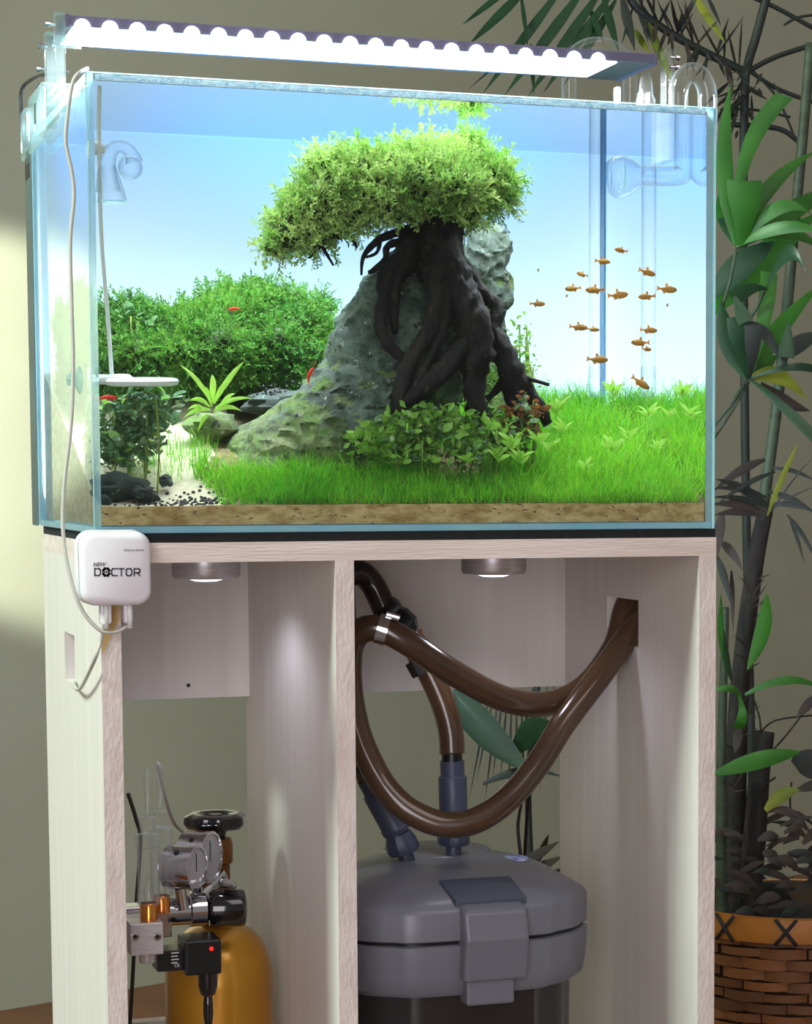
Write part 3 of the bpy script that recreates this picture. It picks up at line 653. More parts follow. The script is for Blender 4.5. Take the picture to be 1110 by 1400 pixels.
LET = dict(D=[(0, 0, 0, 1), (0, 1, 1 - c_, 1), (1 - c_, 1, 1, 1 - c_), (1, 1 - c_, 1, c_), (1, c_, 1 - c_, 0), (1 - c_, 0, 0, 0)], O=[(0, c_, 0, 1 - c_), (c_, 1, 1 - c_, 1), (1, 1 - c_, 1, c_), (1 - c_, 0, c_, 0), (0, 1 - c_, c_, 1), (1 - c_, 1, 1, 1 - c_), (1, c_, 1 - c_, 0), (c_, 0, 0, c_)],
           C=[(1, 1, c_, 1), (c_, 1, 0, 1 - c_), (0, 1 - c_, 0, c_), (0, c_, c_, 0), (c_, 0, 1, 0)], T=[(0, 1, 1, 1), (0.5, 1, 0.5, 0)], R=[(0, 0, 0, 1), (0, 1, 0.8, 1), (0.8, 1, 1, 0.85), (1, 0.85, 1, 0.55), (1, 0.55, 0.8, 0.42), (0.8, 0.42, 0, 0.42), (0.55, 0.42, 1, 0)])
for k, (ch, x0, sw) in enumerate((('D', 129.6, 1.9), ('O', 141.4, 3.2), ('C', 152.6, 1.9), ('T', 162.2, 1.9), ('O', 172.6, 1.9), ('R', 183.6, 1.9))):
    strokes('lettering', x0, 777.4 + 0.05 * k, 7.6, 9.4, LET[ch], sw)
q = at(145.2, 782.1, -0.0258); mb = MB()
mb.box((q.x - 0.0009, -0.02572, q.z - 0.0003), (q.x + 0.0009, -0.02562, q.z + 0.0003)); mb.box((q.x - 0.0003, -0.02572, q.z - 0.0009), (q.x + 0.0003, -0.02562, q.z + 0.0009)); mb.build('cross_mark', M['print'], box)
front_text('small_lettering', 'Chihiros Studio', 169.0, 753.5, 0.0021)
for (px0, px1, py1) in ((136, 152, 853), (168, 181, 852)):
    a_, b_ = at(px0, 826, -0.014), at(px1, py1, -0.014)
    pl = MB().box((a_.x, -0.018, b_.z), (b_.x, -0.009, a_.z + 0.001)).build('plug', M['white_box'], box, bevel=0.0016)
    q = at((px0 + px1) / 2 + (1 if px0 < 150 else 3), (826 + py1) / 2 + 5, -0.019)
    MB().tube([(q.x, -0.0185, a_.z), (q.x, -0.0185, b_.z - 0.003)], 0.0017, 10).build('strain_relief', M['white'], pl, smooth=True)
def cable(name, pts, r, m, label, cat='cable', n=8, grp=None):
    o = MB().tube(smooth_path(pts, n), r, 8).build(name, M[m], None, smooth=True); return tag(o, label, cat, grp)
cable('lamp_cable', [at(119, 94, 0.02), at(108, 100, -0.002), at(99, 115, -0.004), at(92, 160, -0.004), at(90, 195, -0.004), at(98, 235, -0.004), at(101, 270, -0.004), at(96, 330, -0.004), at(98, 420, -0.006), at(100, 500, -0.006), at(97, 580, -0.008), at(88, 660, -0.010), at(86, 720, -0.012), at(93, 775, -0.014), at(110, 830, -0.016), at(136, 861, -0.018), at(158, 864, -0.018), at(174, 856, -0.0185)], 0.0013, 'cable', 'long pale grey cable hanging down the aquarium side to the controller box')
sx = atx(104, 933, 0.0)
cable('power_cable', [at(141, 852, -0.0185), at(138, 875, -0.016), at(128, 905, -0.010), Vector((-0.006, 0.06, -0.107)), Vector((-0.004, 0.11, -0.109)), Vector((0.004, 0.135, -0.107)), Vector((0.012, 0.15, -0.104))], 0.0013, 'cable', 'short white cable curving from the controller into the side slot')
cable('black_cable', [at(92, 98, 0.20), at(60, 102, 0.28), at(38, 112, 0.33), at(29, 125, 0.345), at(29, 150, 0.345), at(30, 178, 0.345), at(33, 200, 0.35)], 0.0015, 'cable_dark', 'black cable looping over the back corner of the aquarium')
# ================================================================ gas cylinder and regulator
SHELF = CB + 0.03 + T
bx, by_ = 0.1088, 0.172
cyl = thing('gas_cylinder', (bx, by_, SHELF), 'gold gas cylinder with a black handwheel in the cabinet', 'gas cylinder')
prof = [(0, 0), (0.036, 0), (0.0405, 0.004), (0.0405, 0.325)]
for k in range(1, 9):
    an = PI / 2 * k / 8; prof.append((0.0125 + 0.028 * math.cos(an), 0.325 + 0.042 * math.sin(an)))
MB().lathe(prof, (bx, by_, SHELF), seg=48).build('body', M['gold'], cyl, smooth=True)
zn = SHELF + 0.367
MB().lathe([(0.0125, -0.001), (0.0130, 0.012), (0.0130, 0.022), (0.0095, 0.026), (0.0095, 0.046), (0.0118, 0.048), (0.0118, 0.062), (0.0105, 0.066), (0.006, 0.067), (0, 0.067)], (bx, by_, zn), seg=24).build('valve_neck', M['bronze'], cyl, auto=40)
zt = zn + 0.067
wheel = MB().lathe([(0.007, 0.0), (0.009, 0.006), (0.0205, 0.008), (0.0235, 0.012), (0.0228, 0.017), (0.018, 0.0195), (0.010, 0.0185), (0.009, 0.0170), (0, 0.0170)], (bx - 0.001, by_, zt - 0.001), seg=60, ripple=lambda a_: 1 + 0.035 * math.cos(8 * a_)).build('handwheel', M['black_gloss'], cyl, auto=50)
MB().lathe([(0, 0.0186), (0.0052, 0.0186), (0.0056, 0.0172)], (bx - 0.001, by_, zt - 0.001), seg=24).build('wheel_nut', M['black'], wheel, auto=40)

reg = thing('gas_regulator', (0.075, 0.12, -0.29), 'silver pressure regulator with two gauges and clear bubble counters screwed on the gold cylinder', 'regulator')
yr, zr = 0.125, -0.2785
MB().lathe([(0, -0.001), (0.0105, 0), (0.0105, 0.017), (0.0122, 0.018), (0.0122, 0.029), (0.0095, 0.031), (0, 0.031)], (0.061, yr, zr), (1, 0, 0), 32).build('body', M['steel'], reg, auto=40)
MB().tube([(0.078, yr, zr), (0.088, yr + 0.02, zr + 0.004), (bx, by_ - 0.008, zr + 0.018)], [0.008, 0.0075, 0.0075], 16).build('inlet', M['steel'], reg, smooth=True)
kn = MB().lathe([(0, 0.0275), (0.0105, 0.0275), (0.0132, 0.0262), (0.0140, 0.023), (0.0140, 0.004), (0.0128, 0.0005), (0, 0)], (0.0925, yr, zr), (1, -0.12, 0), 40).build('knob', M['black_gloss'], reg, auto=50)
MB().lathe([(0, 0.0277), (0.0088, 0.0277), (0.0092, 0.0270)], (0.0925, yr, zr), (1, -0.12, 0), 24).build('knob_cap', M['black'], kn, auto=50)
def gauge(px, py, Y, r, ln):
    n = Vector((0.8, -0.6, 0)); c = at(px, py, Y) - n * ln
    g = MB().lathe([(0, 0), (r * 0.9, 0), (r * 0.96, 0.001), (r * 0.96, ln - 0.003), (r, ln - 0.003), (r, ln), (r * 0.90, ln + 0.0006), (r * 0.88, ln - 0.001)], c, n, 40).build('gauge', M['steel'], reg, auto=40)
    MB().lathe([(0, ln - 0.001), (r * 0.885, ln - 0.001)], c, n, 32).build('gauge_face', pm('gauge_dial', (150, 150, 158), rough=0.08, coat=1.0), g)
    MB().obox(c + n * (ln - 0.0007) + Vector((0, 0, r * 0.25)), Vector((0.6, 0.8, 0)), n, Vector((0, 0, 1)), 0.0004, 0.0001, r * 0.4).build('needle', M['black'], g)
    MB().lathe([(0, 0), (0.0022, 0.0), (0.0022, 0.0006), (0, 0.0006)], c + n * ln * 0.45 + Vector((-0.28 * r, -0.55 * r, 0.72 * r)), (-0.28, -0.55, 0.72), 12).build('gauge_plug', M['black'], g)
    MB().tube([c + n * ln * 0.4 - Vector((0, 0, r * 0.9)), c + n * ln * 0.4 - Vector((-0.003, -0.004, r * 0.9 + 0.016))], 0.0042, 12).build('gauge_stem', M['steel'], g, auto=40)
gauge(289, 1172, 0.130, 0.0192, 0.022)
gauge(270, 1187, 0.100, 0.0165, 0.024)
q = at(302, 1205, 0.12)
MB().lathe([(0, 0), (0.0035, 0), (0.0038, 0.004), (0.0030, 0.006), (0.0030, 0.012), (0, 0.013)], q, (0.7, -0.6, -0.2), 8).build('relief_valve', M['steel'], reg, auto=30)
MB().box((0.0265, 0.068, -0.2980), (0.0495, 0.092, -0.2752)).build('manifold', M['alu'], reg, bevel=0.0006)
MB().box((0.0265, 0.0925, -0.2980), (0.0495, 0.116, -0.2752)).build('manifold', M['alu'], reg, bevel=0.0006)
MB().box((0.0285, 0.1165, -0.2960), (0.064, 0.135, -0.2720)).build('manifold_head', M['steel'], reg, bevel=0.001)
for px, py in ((184.5, 1280.5), (215, 1280.5)):
    q = at(px, py, 0.068); s_ = MB().lathe([(0, 0.0006), (0.0018, 0.0006), (0.0030, 0.0004), (0.0032, 0)], (q.x, 0.068, q.z), (0, -1, 0), 18).build('screw', M['steel'], reg, auto=30)
    MB().lathe([(0, 0.0007), (0.0017, 0.0007), (0.0017, 0.0004)], (q.x, 0.068, q.z), (0, -1, 0), 6).build('hex_socket', M['black'], s_)
q = at(209, 1303, 0.075); MB().lathe([(0, -0.008), (0.0055, -0.008), (0.0060, -0.007), (0.0060, 0.001)], (0.040, 0.080, -0.2975), (0, 0, 1), 20).build('drain_plug', M['alu'], reg, auto=40)
def bubble_counter(px, Y, top_px, top_py):
    x = at(px, 1240, Y).x; z0 = -0.2752
    MB().lathe([(0.0062, 0), (0.0062, 0.012), (0.0058, 0.0125)], (x, Y, z0), seg=24).build('fitting', M['copper'], reg, auto=40)
    MB().lathe([(0.0078, 0.0115), (0.0082, 0.0125), (0.0082, 0.019), (0.0076, 0.0195), (0.0076, 0.052), (0.0086, 0.053), (0.0086, 0.061), (0.006, 0.062), (0, 0.062)], (x, Y, z0), seg=28).build('bubble_chamber', M['counter'], reg, auto=40)
    MB().lathe([(0.003, 0.012), (0.0036, 0.020), (0.002, 0.026), (0.0012, 0.032), (0, 0.032)], (x, Y, z0), seg=14).build('check_valve', M['counter'], reg, smooth=True)
    MB().lathe([(0.0048, 0.062), (0.0058, 0.064), (0.0060, 0.070), (0.0055, 0.0735), (0.003, 0.074), (0, 0.074)], (x, Y, z0), seg=10).build('cap_nut', M['counter'], reg, auto=30)
    tp = at(top_px, top_py, Y)
    MB().tube(smooth_path([(x, Y, z0 + 0.074), (x + 0.0005, Y, z0 + 0.09), tp], 5), 0.0024, 12).build('gas_tube', M['counter'], reg, smooth=True)
bubble_counter(203.5, 0.080, 201, 1051)
bubble_counter(221, 0.106, 217, 1043)
sa, sb = at(250, 1284, 0.095), at(300, 1328, 0.095)
so = MB().box((sa.x, 0.086, sb.z), (sb.x, 0.118, sa.z)).build('solenoid', M['black'], reg, bevel=0.0015)
MB().box((at(213, 1300, 0.10).x, 0.094, at(240, 1325, 0.1).z), (sa.x, 0.117, at(240, 1297, 0.1).z)).build('rating_plate', M['black'], reg, bevel=0.0005)
MB().lathe([(0, 0.0), (0.0015, 0), (0.0015, 0.0008), (0, 0.0008)], at(289, 1297, 0.0858), (0, -1, 0), 12).build('indicator', M['red_led'], so)
q = at(242, 1322, 0.0936); text('lettering', 'CE', 0.0032, (q.x - 0.002, 0.0936, q.z), (1, 0, 0), (0, 0, 1), M['print_light'], so)
for k in range(4):
    q = at(234, 1303 + 4.5 * k, 0.0936); MB().box((q.x, 0.0933, q.z - 0.0004), (q.x + 0.0055 - 0.0008 * (k % 2), 0.0938, q.z + 0.0003)).build('print_line', M['print_light'], so)
pa = at(285, 1330, 0.092)
plug_ = MB().lathe([(0.0070, 0.001), (0.0070, -0.010), (0.0055, -0.016), (0.0030, -0.018), (0.0034, -0.020), (0.0038, -0.030), (0.0024, -0.042), (0, -0.042)], (pa.x, 0.095, pa.z), seg=20).build('plug', M['black_gloss'], reg, auto=40)
cable('solenoid_cable', [Vector((pa.x, 0.095, pa.z - 0.041)), Vector((pa.x - 0.002, 0.097, pa.z - 0.10)), Vector((pa.x - 0.02, 0.11, -0.55)), Vector((pa.x - 0.045, 0.15, SHELF + 0.02)), Vector((0.03, 0.28, SHELF + 0.003))], 0.0018, 'black', 'black cable dropping from the regulator solenoid plug')
cable('gas_hose', [at(216, 1044, 0.112), at(226, 1090, 0.16), at(238, 1125, 0.20), at(256, 1145, 0.24), at(262, 1180, 0.27), at(262, 1260, 0.28), Vector((0.10, 0.285, -0.40)), Vector((0.10, 0.287, -0.5))], 0.0014, 'cable', 'thin pale hose hanging behind the bubble counters')
cable('power_lead', [at(175, 1085, 0.26), at(186, 1120, 0.265), at(192, 1150, 0.27), at(186, 1240, 0.275), at(180, 1360, 0.28), Vector((0.05, 0.285, -0.5))], 0.0016, 'cable_dark', 'dark lead hanging at the back of the cabinet behind the bubble counters')

# ================================================================ canister filter
fx, fy = 0.2815, 0.152
flt = thing('canister_filter', (fx, fy, SHELF), 'grey canister filter with a front latch and twin valve sockets', 'filter')
def foot(scale=1.0, w=0.103, d=0.092, n=64):
    out = []
    for k in range(n):
        an = 2 * PI * k / n; c_, s_ = math.cos(an), math.sin(an); p_ = 0.55
        x = w * math.copysign(abs(c_) ** p_, c_); y = d * math.copysign(abs(s_) ** p_, s_)
        st = 1.0 - 0.05 * (0.5 + 0.5 * math.tanh(14 * (abs(math.sin(2 * an)) - 0.72)))      # stepped corners
        out.append((fx + x * scale * st, fy + y * scale * st))
    return out
def rings(parent, name, lv, m, close=True):
    mb = MB(); vs = []; fs = []; n = 64
    for (sc, z, up) in lv:
        for (x, y) in foot(sc): vs.append((x, y, z + up * (0.5 + 0.5 * (y - fy) / 0.09)))
    for i in range(len(lv) - 1):
        for k in range(n): fs.append((i * n + k, i * n + (k + 1) % n, (i + 1) * n + (k + 1) % n, (i + 1) * n + k))
    fs.append(tuple(reversed(range(n)))); fs.append(tuple(range((len(lv) - 1) * n, len(lv) * n)))
    return mb.add(vs, fs).build(name, m, parent, auto=38)
rings(flt, 'lid', [(0.985, -0.3025, 0), (1, -0.3015, 0), (1, -0.2820, 0.003), (0.985, -0.2785, 0.004), (0.88, -0.2730, 0.006), (0.6, -0.2640, 0.008), (0.3, -0.2600, 0.006), (0.05, -0.2595, 0.002)], M['filter_grey'])
rings(flt, 'seam', [(0.965, -0.3060, 0), (0.965, -0.3020, 0)], M['black'])
rings(flt, 'collar', [(0.93, -0.3440, 0), (0.97, -0.3400, 0), (0.985, -0.3300, 0), (1.0, -0.3120, 0), (1.0, -0.3060, 0), (0.98, -0.3050, 0)], M['filter_grey'])
rings(flt, 'canister', [(0.84, SHELF, 0), (0.86, SHELF + 0.01, 0), (0.88, -0.345, 0), (0.88, -0.342, 0)], M['filter_dark'])
la, lb_ = at(633, 1240, 0.052), at(720, 1345, 0.052)
latch = MB().add([(la.x, 0.050, -0.3320), (lb_.x, 0.050, -0.3320), (lb_.x, 0.044, -0.3000), (la.x, 0.044, -0.3000), (lb_.x, 0.050, -0.2790), (la.x, 0.050, -0.2790),
                  (la.x, 0.070, -0.3320), (lb_.x, 0.070, -0.3320), (lb_.x, 0.070, -0.2740), (la.x, 0.070, -0.2740)],
                 [(0, 1, 2, 3), (3, 2, 4, 5), (5, 4, 8, 9), (6, 9, 8, 7), (0, 6, 7, 1), (0, 3, 5, 9, 6), (1, 7, 8, 4, 2)]).build('latch', M['filter_grey'], flt, bevel=0.003, segs=3)
MB().box((la.x + 0.003, 0.053, -0.3500), (lb_.x - 0.009, 0.072, -0.3300)).build('latch_tongue', M['filter_grey'], latch, bevel=0.002)
rc = MB(); t0, t1 = at(617, 1219, 0.088), at(700, 1219, 0.088)
rc.add([(la.x - 0.002, 0.063, -0.2730), (lb_.x + 0.004, 0.063, -0.2730), (lb_.x + 0.001, 0.094, -0.2615), (la.x - 0.006, 0.094, -0.2615),
        (la.x - 0.002, 0.063, -0.2800), (lb_.x + 0.004, 0.063, -0.2800), (lb_.x + 0.001, 0.092, -0.2720), (la.x - 0.006, 0.092, -0.2720)],
       [(0, 1, 2, 3), (7, 6, 5, 4), (0, 4, 5, 1), (1, 5, 6, 2), (2, 6, 7, 3), (3, 7, 4, 0)])
rc.build('grip_recess', pm('recess_shade_plastic', (66, 72, 86), rough=0.5), flt, bevel=0.001)  # recess built as a raised block, its shade put into the darker colour
MB().lathe([(0.020, 0), (0.020, 0.005), (0.0185, 0.0065), (0.012, 0.0065), (0, 0.0065)], (at(560, 1195, 0.17).x, 0.165, -0.2700), seg=36).build('socket_ring', M['filter_grey'], flt, auto=40)
MB().lathe([(0.019, 0), (0.019, 0.005), (0.0175, 0.0065), (0.012, 0.0065), (0, 0.0065)], (at(620, 1185, 0.17).x, 0.175, -0.2680), seg=36).build('socket_ring', M['filter_grey'], flt, auto=40)
MB().lathe([(0.045, -0.003), (0.045, 0.004), (0.042, 0.007), (0.0, 0.008)], (fx + 0.01, fy + 0.055, -0.2640), seg=40).build('raised_hub', M['filter_grey'], flt, auto=40)
q = at(702, 1190, 0.16); MB().lathe([(0.0105, 0), (0.0100, 0.0008), (0, 0.0009)], (q.x, 0.155, -0.2598), (0, -0.06, 1), 28).build('blue_badge', pm('badge_blue', (60, 90, 190), (180, 190, 220), scale=150, rough=0.2), flt, auto=40)
def valve(px_nut, pts, rad, label):
    t = thing('hose_valve', Vector(pts[0]), label, 'valve', 'quick connect valves on the filter')
    ax = (Vector(pts[1]) - Vector(pts[0])).normalized(); L_ = (Vector(pts[1]) - Vector(pts[0])).length
    MB().tube([pts[0], pts[1]], 0.0062, 16).build('spigot', M['fitting'], t, auto=40)
    MB().lathe([(0.0075, 0), (0.0115, 0.001), (0.0125, 0.004), (0.0120, 0.010), (0.0095, 0.017), (0.007, 0.018)], Vector(pts[0]) + ax * L_ * 0.45, ax, 24, ripple=lambda a_: 1 + 0.03 * math.copysign(1, math.sin(10 * a_))).build('union_nut', M['fitting'], t, auto=30)
    c0 = Vector(pts[1]); ax2 = (Vector(pts[2]) - c0).normalized(); l2 = (Vector(pts[2]) - c0).length
    MB().lathe([(0.006, 0), (0.0118, 0.0005), (0.0120, 0.004), (0.0112, 0.005), (0.0112, l2 * 0.72), (0.0095, l2 * 0.74), (0.0095, l2), (0.007, l2)], c0, ax2, 28).build('sleeve', M['fitting'], t, auto=40)
    MB().lathe([(0.0082, 0), (0.0080, 0.014), (0.0070, 0.0145)], Vector(pts[2]) - ax2 * 0.0005, ax2, 20).build('hose_tail', M['black'], t, auto=40)
    return t
vb = at(620, 1188, 0.175)
valve(0, [vb, at(620, 1118, 0.175), at(618, 1040, 0.175)], 0.0115, 'blue grey hose valve standing upright on the filter lid')
vb2 = at(562, 1192, 0.165)
valve(0, [vb2, at(543, 1135, 0.165), at(503, 1062, 0.160)], 0.0115, 'blue grey hose valve leaning over on the filter lid')

# ---- hoses
def hose(name, pts, label, r=0.0100, m='hose', n=8):
    o = thing(name, Vector(pts[0]), label, 'hose', 'brown filter hoses'); MB().tube(smooth_path(pts, n), r, 18, True).build('tube', M[m], o, smooth=True); return o
h1 = hose('filter_hose', [Vector((0.455, 0.165, -0.045)), Vector((0.437, 0.163, -0.064)), at(840, 885, 0.155), at(800, 938, 0.145), at(750, 962, 0.135), at(690, 956, 0.125), at(620, 920, 0.120), at(560, 880, 0.120), at(522, 861, 0.125), at(495, 862, 0.13), at(479, 885, 0.135), at(478, 940, 0.138), at(489, 1000, 0.136), at(510, 1050, 0.131), at(532, 1084, 0.124), at(562, 1110, 0.117), at(605, 1127, 0.110), at(650, 1122, 0.105), at(695, 1092, 0.105), at(735, 1045, 0.110), at(770, 990, 0.115), at(815, 930, 0.125), Vector((0.436, 0.140, -0.079)), Vector((0.455, 0.140, -0.062))], 'long brown hose looping from the side hole past the steel clamp and back')
cl = at(523, 861, 0.125); ax = (at(540, 868, 0.122) - at(505, 858, 0.128)).normalized()
MB().lathe([(0.0103, -0.004), (0.0116, -0.004), (0.0116, 0.004), (0.0103, 0.004)], cl, ax, 28).build('hose_clamp', M['steel'], h1, auto=30)
MB().lathe([(0, 0), (0.0028, 0), (0.0028, 0.010), (0, 0.010)], cl + Vector((0.002, -0.004, 0.0115)), ax, 10).build('clamp_screw', M['steel'], h1, auto=30)
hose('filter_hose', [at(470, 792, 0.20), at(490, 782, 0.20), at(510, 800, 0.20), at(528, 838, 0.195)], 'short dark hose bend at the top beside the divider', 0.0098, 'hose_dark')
cn = thing('hose_coupler', at(548, 850, 0.19), 'black rubber hose coupler behind the steel clamp', 'coupler')
c0, c1 = at(524, 830, 0.195), at(562, 868, 0.188); ax = (c1 - c0).normalized()
MB().lathe([(0.008, 0), (0.0118, 0), (0.0122, 0.006), (0.0108, 0.010), (0.0128, 0.014), (0.0128, 0.024), (0.0100, 0.028), (0.0085, (c1 - c0).length)], c0, ax, 8).build('coupler_body', M['black'], cn, auto=30)
h4 = hose('filter_hose', [at(560, 866, 0.188), at(573, 895, 0.185), at(590, 925, 0.182), at(607, 965, 0.178), at(616, 1000, 0.176), at(618, 1030, 0.175)], 'brown hose running down from the black clip to the upright valve')
c0 = at(578, 908, 0.184); ax = (at(590, 925, 0.182) - at(573, 895, 0.185)).normalized()
MB().lathe([(0.0102, -0.006), (0.0125, -0.006), (0.0125, 0.006), (0.0102, 0.006)], c0, ax, 8).build('black_clip', M['black'], h4, auto=30)
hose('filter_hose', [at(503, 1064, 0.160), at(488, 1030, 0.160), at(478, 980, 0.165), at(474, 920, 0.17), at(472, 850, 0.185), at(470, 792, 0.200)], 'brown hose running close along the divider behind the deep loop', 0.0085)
cable('filter_cable', [at(712, 1172, 0.215), at(708, 1130, 0.23), at(712, 1100, 0.25), at(716, 1070, 0.275), at(730, 1050, 0.30), Vector((0.42, 0.36, -0.25)), Vector((0.43, 0.42, -0.45))], 0.0016, 'black', 'black cable rising from the canister filter lid')
# ================================================================ planted landscape
X0, X1, Y0, Y1 = XL + G + 0.0008, XR - G - 0.0008, G + 0.0008, DP - G - 0.0008
def edge_x(y): return 0.080 + 0.26 * max(0, y - 0.075) + 0.004 * math.sin(y * 80)        # where the sand path meets the grass
def ground(x, y):
    z = 0.0190 + (0.262 + 0.10 * min(1, max(0, (0.16 - x) / 0.05)) * min(1, y / 0.1)) * max(0, y - 0.008)
    z += 0.003 * noise.noise(Vector((x * 18, y * 18, 1.0)))* min(1, y * 25)
    if x < edge_x(y): z -= 0.004 * min(1, (edge_x(y) - x) * 40) * min(1, y * 30)
    return z
nx, ny = 96, 60
V, F, mi = [], [], []
for j in range(ny + 1):
    for i in range(nx + 1):
        x = X0 + (X1 - X0) * i / nx; y = Y0 + (Y1 - Y0) * j / ny; V.append((x, y, ground(x, y)))
for j in range(ny):
    for i in range(nx):
        F.append((j * (nx + 1) + i, j * (nx + 1) + i + 1, (j + 1) * (nx + 1) + i + 1, (j + 1) * (nx + 1) + i))
        x, y, _ = V[F[-1][0]]; mi.append(0 if x < edge_x(y) + 0.004 * noise.noise(Vector((x * 90, y * 90, 0))) else 1)
o = len(V); per = [i for i in range(nx + 1)] + [j * (nx + 1) + nx for j in range(1, ny + 1)] + [ny * (nx + 1) + i for i in range(nx - 1, -1, -1)] + [j * (nx + 1) for j in range(ny - 1, 0, -1)]
for k in per: V.append((V[k][0], V[k][1], G + 0.0006))
for k in range(len(per)):
    k2 = (k + 1) % len(per); F.append((o + k, o + k2, per[k2], per[k])); mi.append(2)
F.append(tuple(reversed(range(o, o + len(per))))); mi.append(2)
gm = MB(); gm.v = V; gm.f = F; gm.m = mi
go = gm.build('substrate', [M['sand'], M['soil'], M['band']], None, smooth=False)
tag(go, 'pale sand and brown soil bed covering the aquarium floor', 'substrate', kind='stuff')

# ---- stones
def stack_rock(name, levels, Yc, seed, mats, label, cat='stone', amp=0.006, fx_=14, low=None):
    rows, seg = 84, 100; mb = MB(); vs = []; fs = []
    lv = levels; pys = [l[0] for l in lv]
    def samp(py):
        for a_, b_ in zip(lv, lv[1:]):
            if a_[0] <= py <= b_[0]:
                t = (py - a_[0]) / (b_[0] - a_[0]); return [a_[k] * (1 - t) + b_[k] * t for k in range(1, 4)]
        return lv[-1][1:4]
    zs = []
    for r in range(rows + 1):
        py = pys[0] + (pys[-1] - pys[0]) * (r / rows); xl, xr, dh = samp(py)
        a_, b_ = atw(xl, py, Yc), atw(xr, py, Yc); cx = (a_.x + b_.x) / 2; hw = max((b_.x - a_.x) / 2, 0.002); z = (a_.z + b_.z) / 2
        for k in range(seg):
            an = 2 * PI * k / seg; c_, s_ = math.cos(an), math.sin(an)
            p_ = Vector((cx + hw * math.copysign(abs(c_) ** 0.8, c_), Yc + dh * math.copysign(abs(s_) ** 0.8, s_), z))
            sv = Vector((seed * 3.1, seed * 1.7, 0))
            d = noise.hetero_terrain(p_ * 26 + sv, 1.0, 2.2, 6, 0.7) - 0.6
            rid = abs(noise.noise(p_ * 45 + sv)) + 0.6 * abs(noise.noise(p_ * 100 + sv)) + 0.35 * abs(noise.noise(p_ * 230 + sv))
            q_ = Vector((c_, s_, 0)) * (amp * 0.45 * d - amp * 1.1 * rid + amp * 0.3); vs.append(p_ + q_ + Vector((0, 0, amp * 0.4 * noise.noise(p_ * 80 + sv))))
    for r in range(rows):
        for k in range(seg): fs.append((r * seg + k, (r + 1) * seg + k, (r + 1) * seg + (k + 1) % seg, r * seg + (k + 1) % seg))
    mb.add(vs, fs)
    if low:
        mb.m = [1 if low(Vector(vs[f[0]])) else 0 for f in fs]
    mb.add(vs[:seg], [tuple(range(seg))])
    return tag(mb.build(name, mats, None, auto=28), label, cat)
main = [(334, 556, 590, .012), (342, 543, 612, .020), (360, 522, 634, .028), (400, 490, 650, .036), (440, 464, 648, .042), (500, 440, 642, .046), (535, 408, 628, .050), (565, 362, 614, .052), (590, 328, 600, .054), (615, 306, 588, .056), (640, 298, 574, .056), (665, 300, 560, .05)]
def mossy(p_):
    return noise.noise(p_ * 28) * 0.045 + noise.noise(p_ * 90) * 0.05 + noise.noise(p_ * 220) * 0.03 + 0.34 * (p_.x - 0.10) + (p_.z - 0.075) < 0.046
stack_rock('large_stone', main, 0.125, 1, [M['stone'], M['stone_moss']], 'large pointed grey stone with a mossy flank under the moss tree', low=mossy, amp=0.007)
stack_rock('tall_stone', [(306, 652, 674, .008), (316, 642, 688, .014), (345, 636, 694, .018), (368, 640, 690, .018), (384, 646, 698, .018), (412, 650, 697, .018), (426, 650, 686, .016), (480, 648, 682, .018), (560, 640, 690, .02)], 0.205, 5, [M['stone'], M['stone_moss']], 'tall narrow grey stone standing behind the driftwood roots', low=lambda p_: noise.noise(p_ * 40 + Vector((3, 1, 0))) > 0.28, amp=0.006)
def pebble(px, py, Y, w, h, d, label, mt='stone_dark', seed=0, name='dark_stone', rot=0):
    c = atw(px, py, Y); mb = MB().ball((0, 0, 0), 1, 18, 12); vs = []
    for v in mb.v:
        v = Vector(v); k = 1 + 0.35 * noise.noise(v * 1.6 + Vector((seed, 0, 0))) + 0.22 * noise.noise(v * 4 + Vector((seed, 4, 0)))
        x, y, z = v.x * w * k, v.y * d * k, v.z * h * k; vs.append((c.x + x * math.cos(rot) + z * math.sin(rot), c.y + y, c.z - x * math.sin(rot) + z * math.cos(rot)))
    mb.v = vs; return tag(mb.build(name, M[mt], None, auto=35), label, 'stone')
pebble(163, 667, 0.034, 0.020, 0.0095, 0.014, 'dark green stone lying on the sand in the front corner', seed=1)
pebble(196, 676, 0.026, 0.0105, 0.0055, 0.008, 'low flat dark stone touching the larger corner stone', seed=2, rot=0.25)
pebble(226, 657, 0.050, 0.0052, 0.0042, 0.005, 'small dark stone alone on the white sand path', seed=3)
pebble(143, 684, 0.018, 0.0048, 0.0034, 0.005, 'tiny dark stone against the glass in the front corner', seed=4, rot=0.5)
pebble(290, 582, 0.135, 0.019, 0.0095, 0.016, 'rounded mossy stone under the light green fern', 'stone_moss', 5, 'mossy_stone')
pebble(385, 552, 0.170, 0.030, 0.010, 0.02, 'flat dark stone at the back end of the sand path', 'stone_dark', 6, 'mossy_stone')

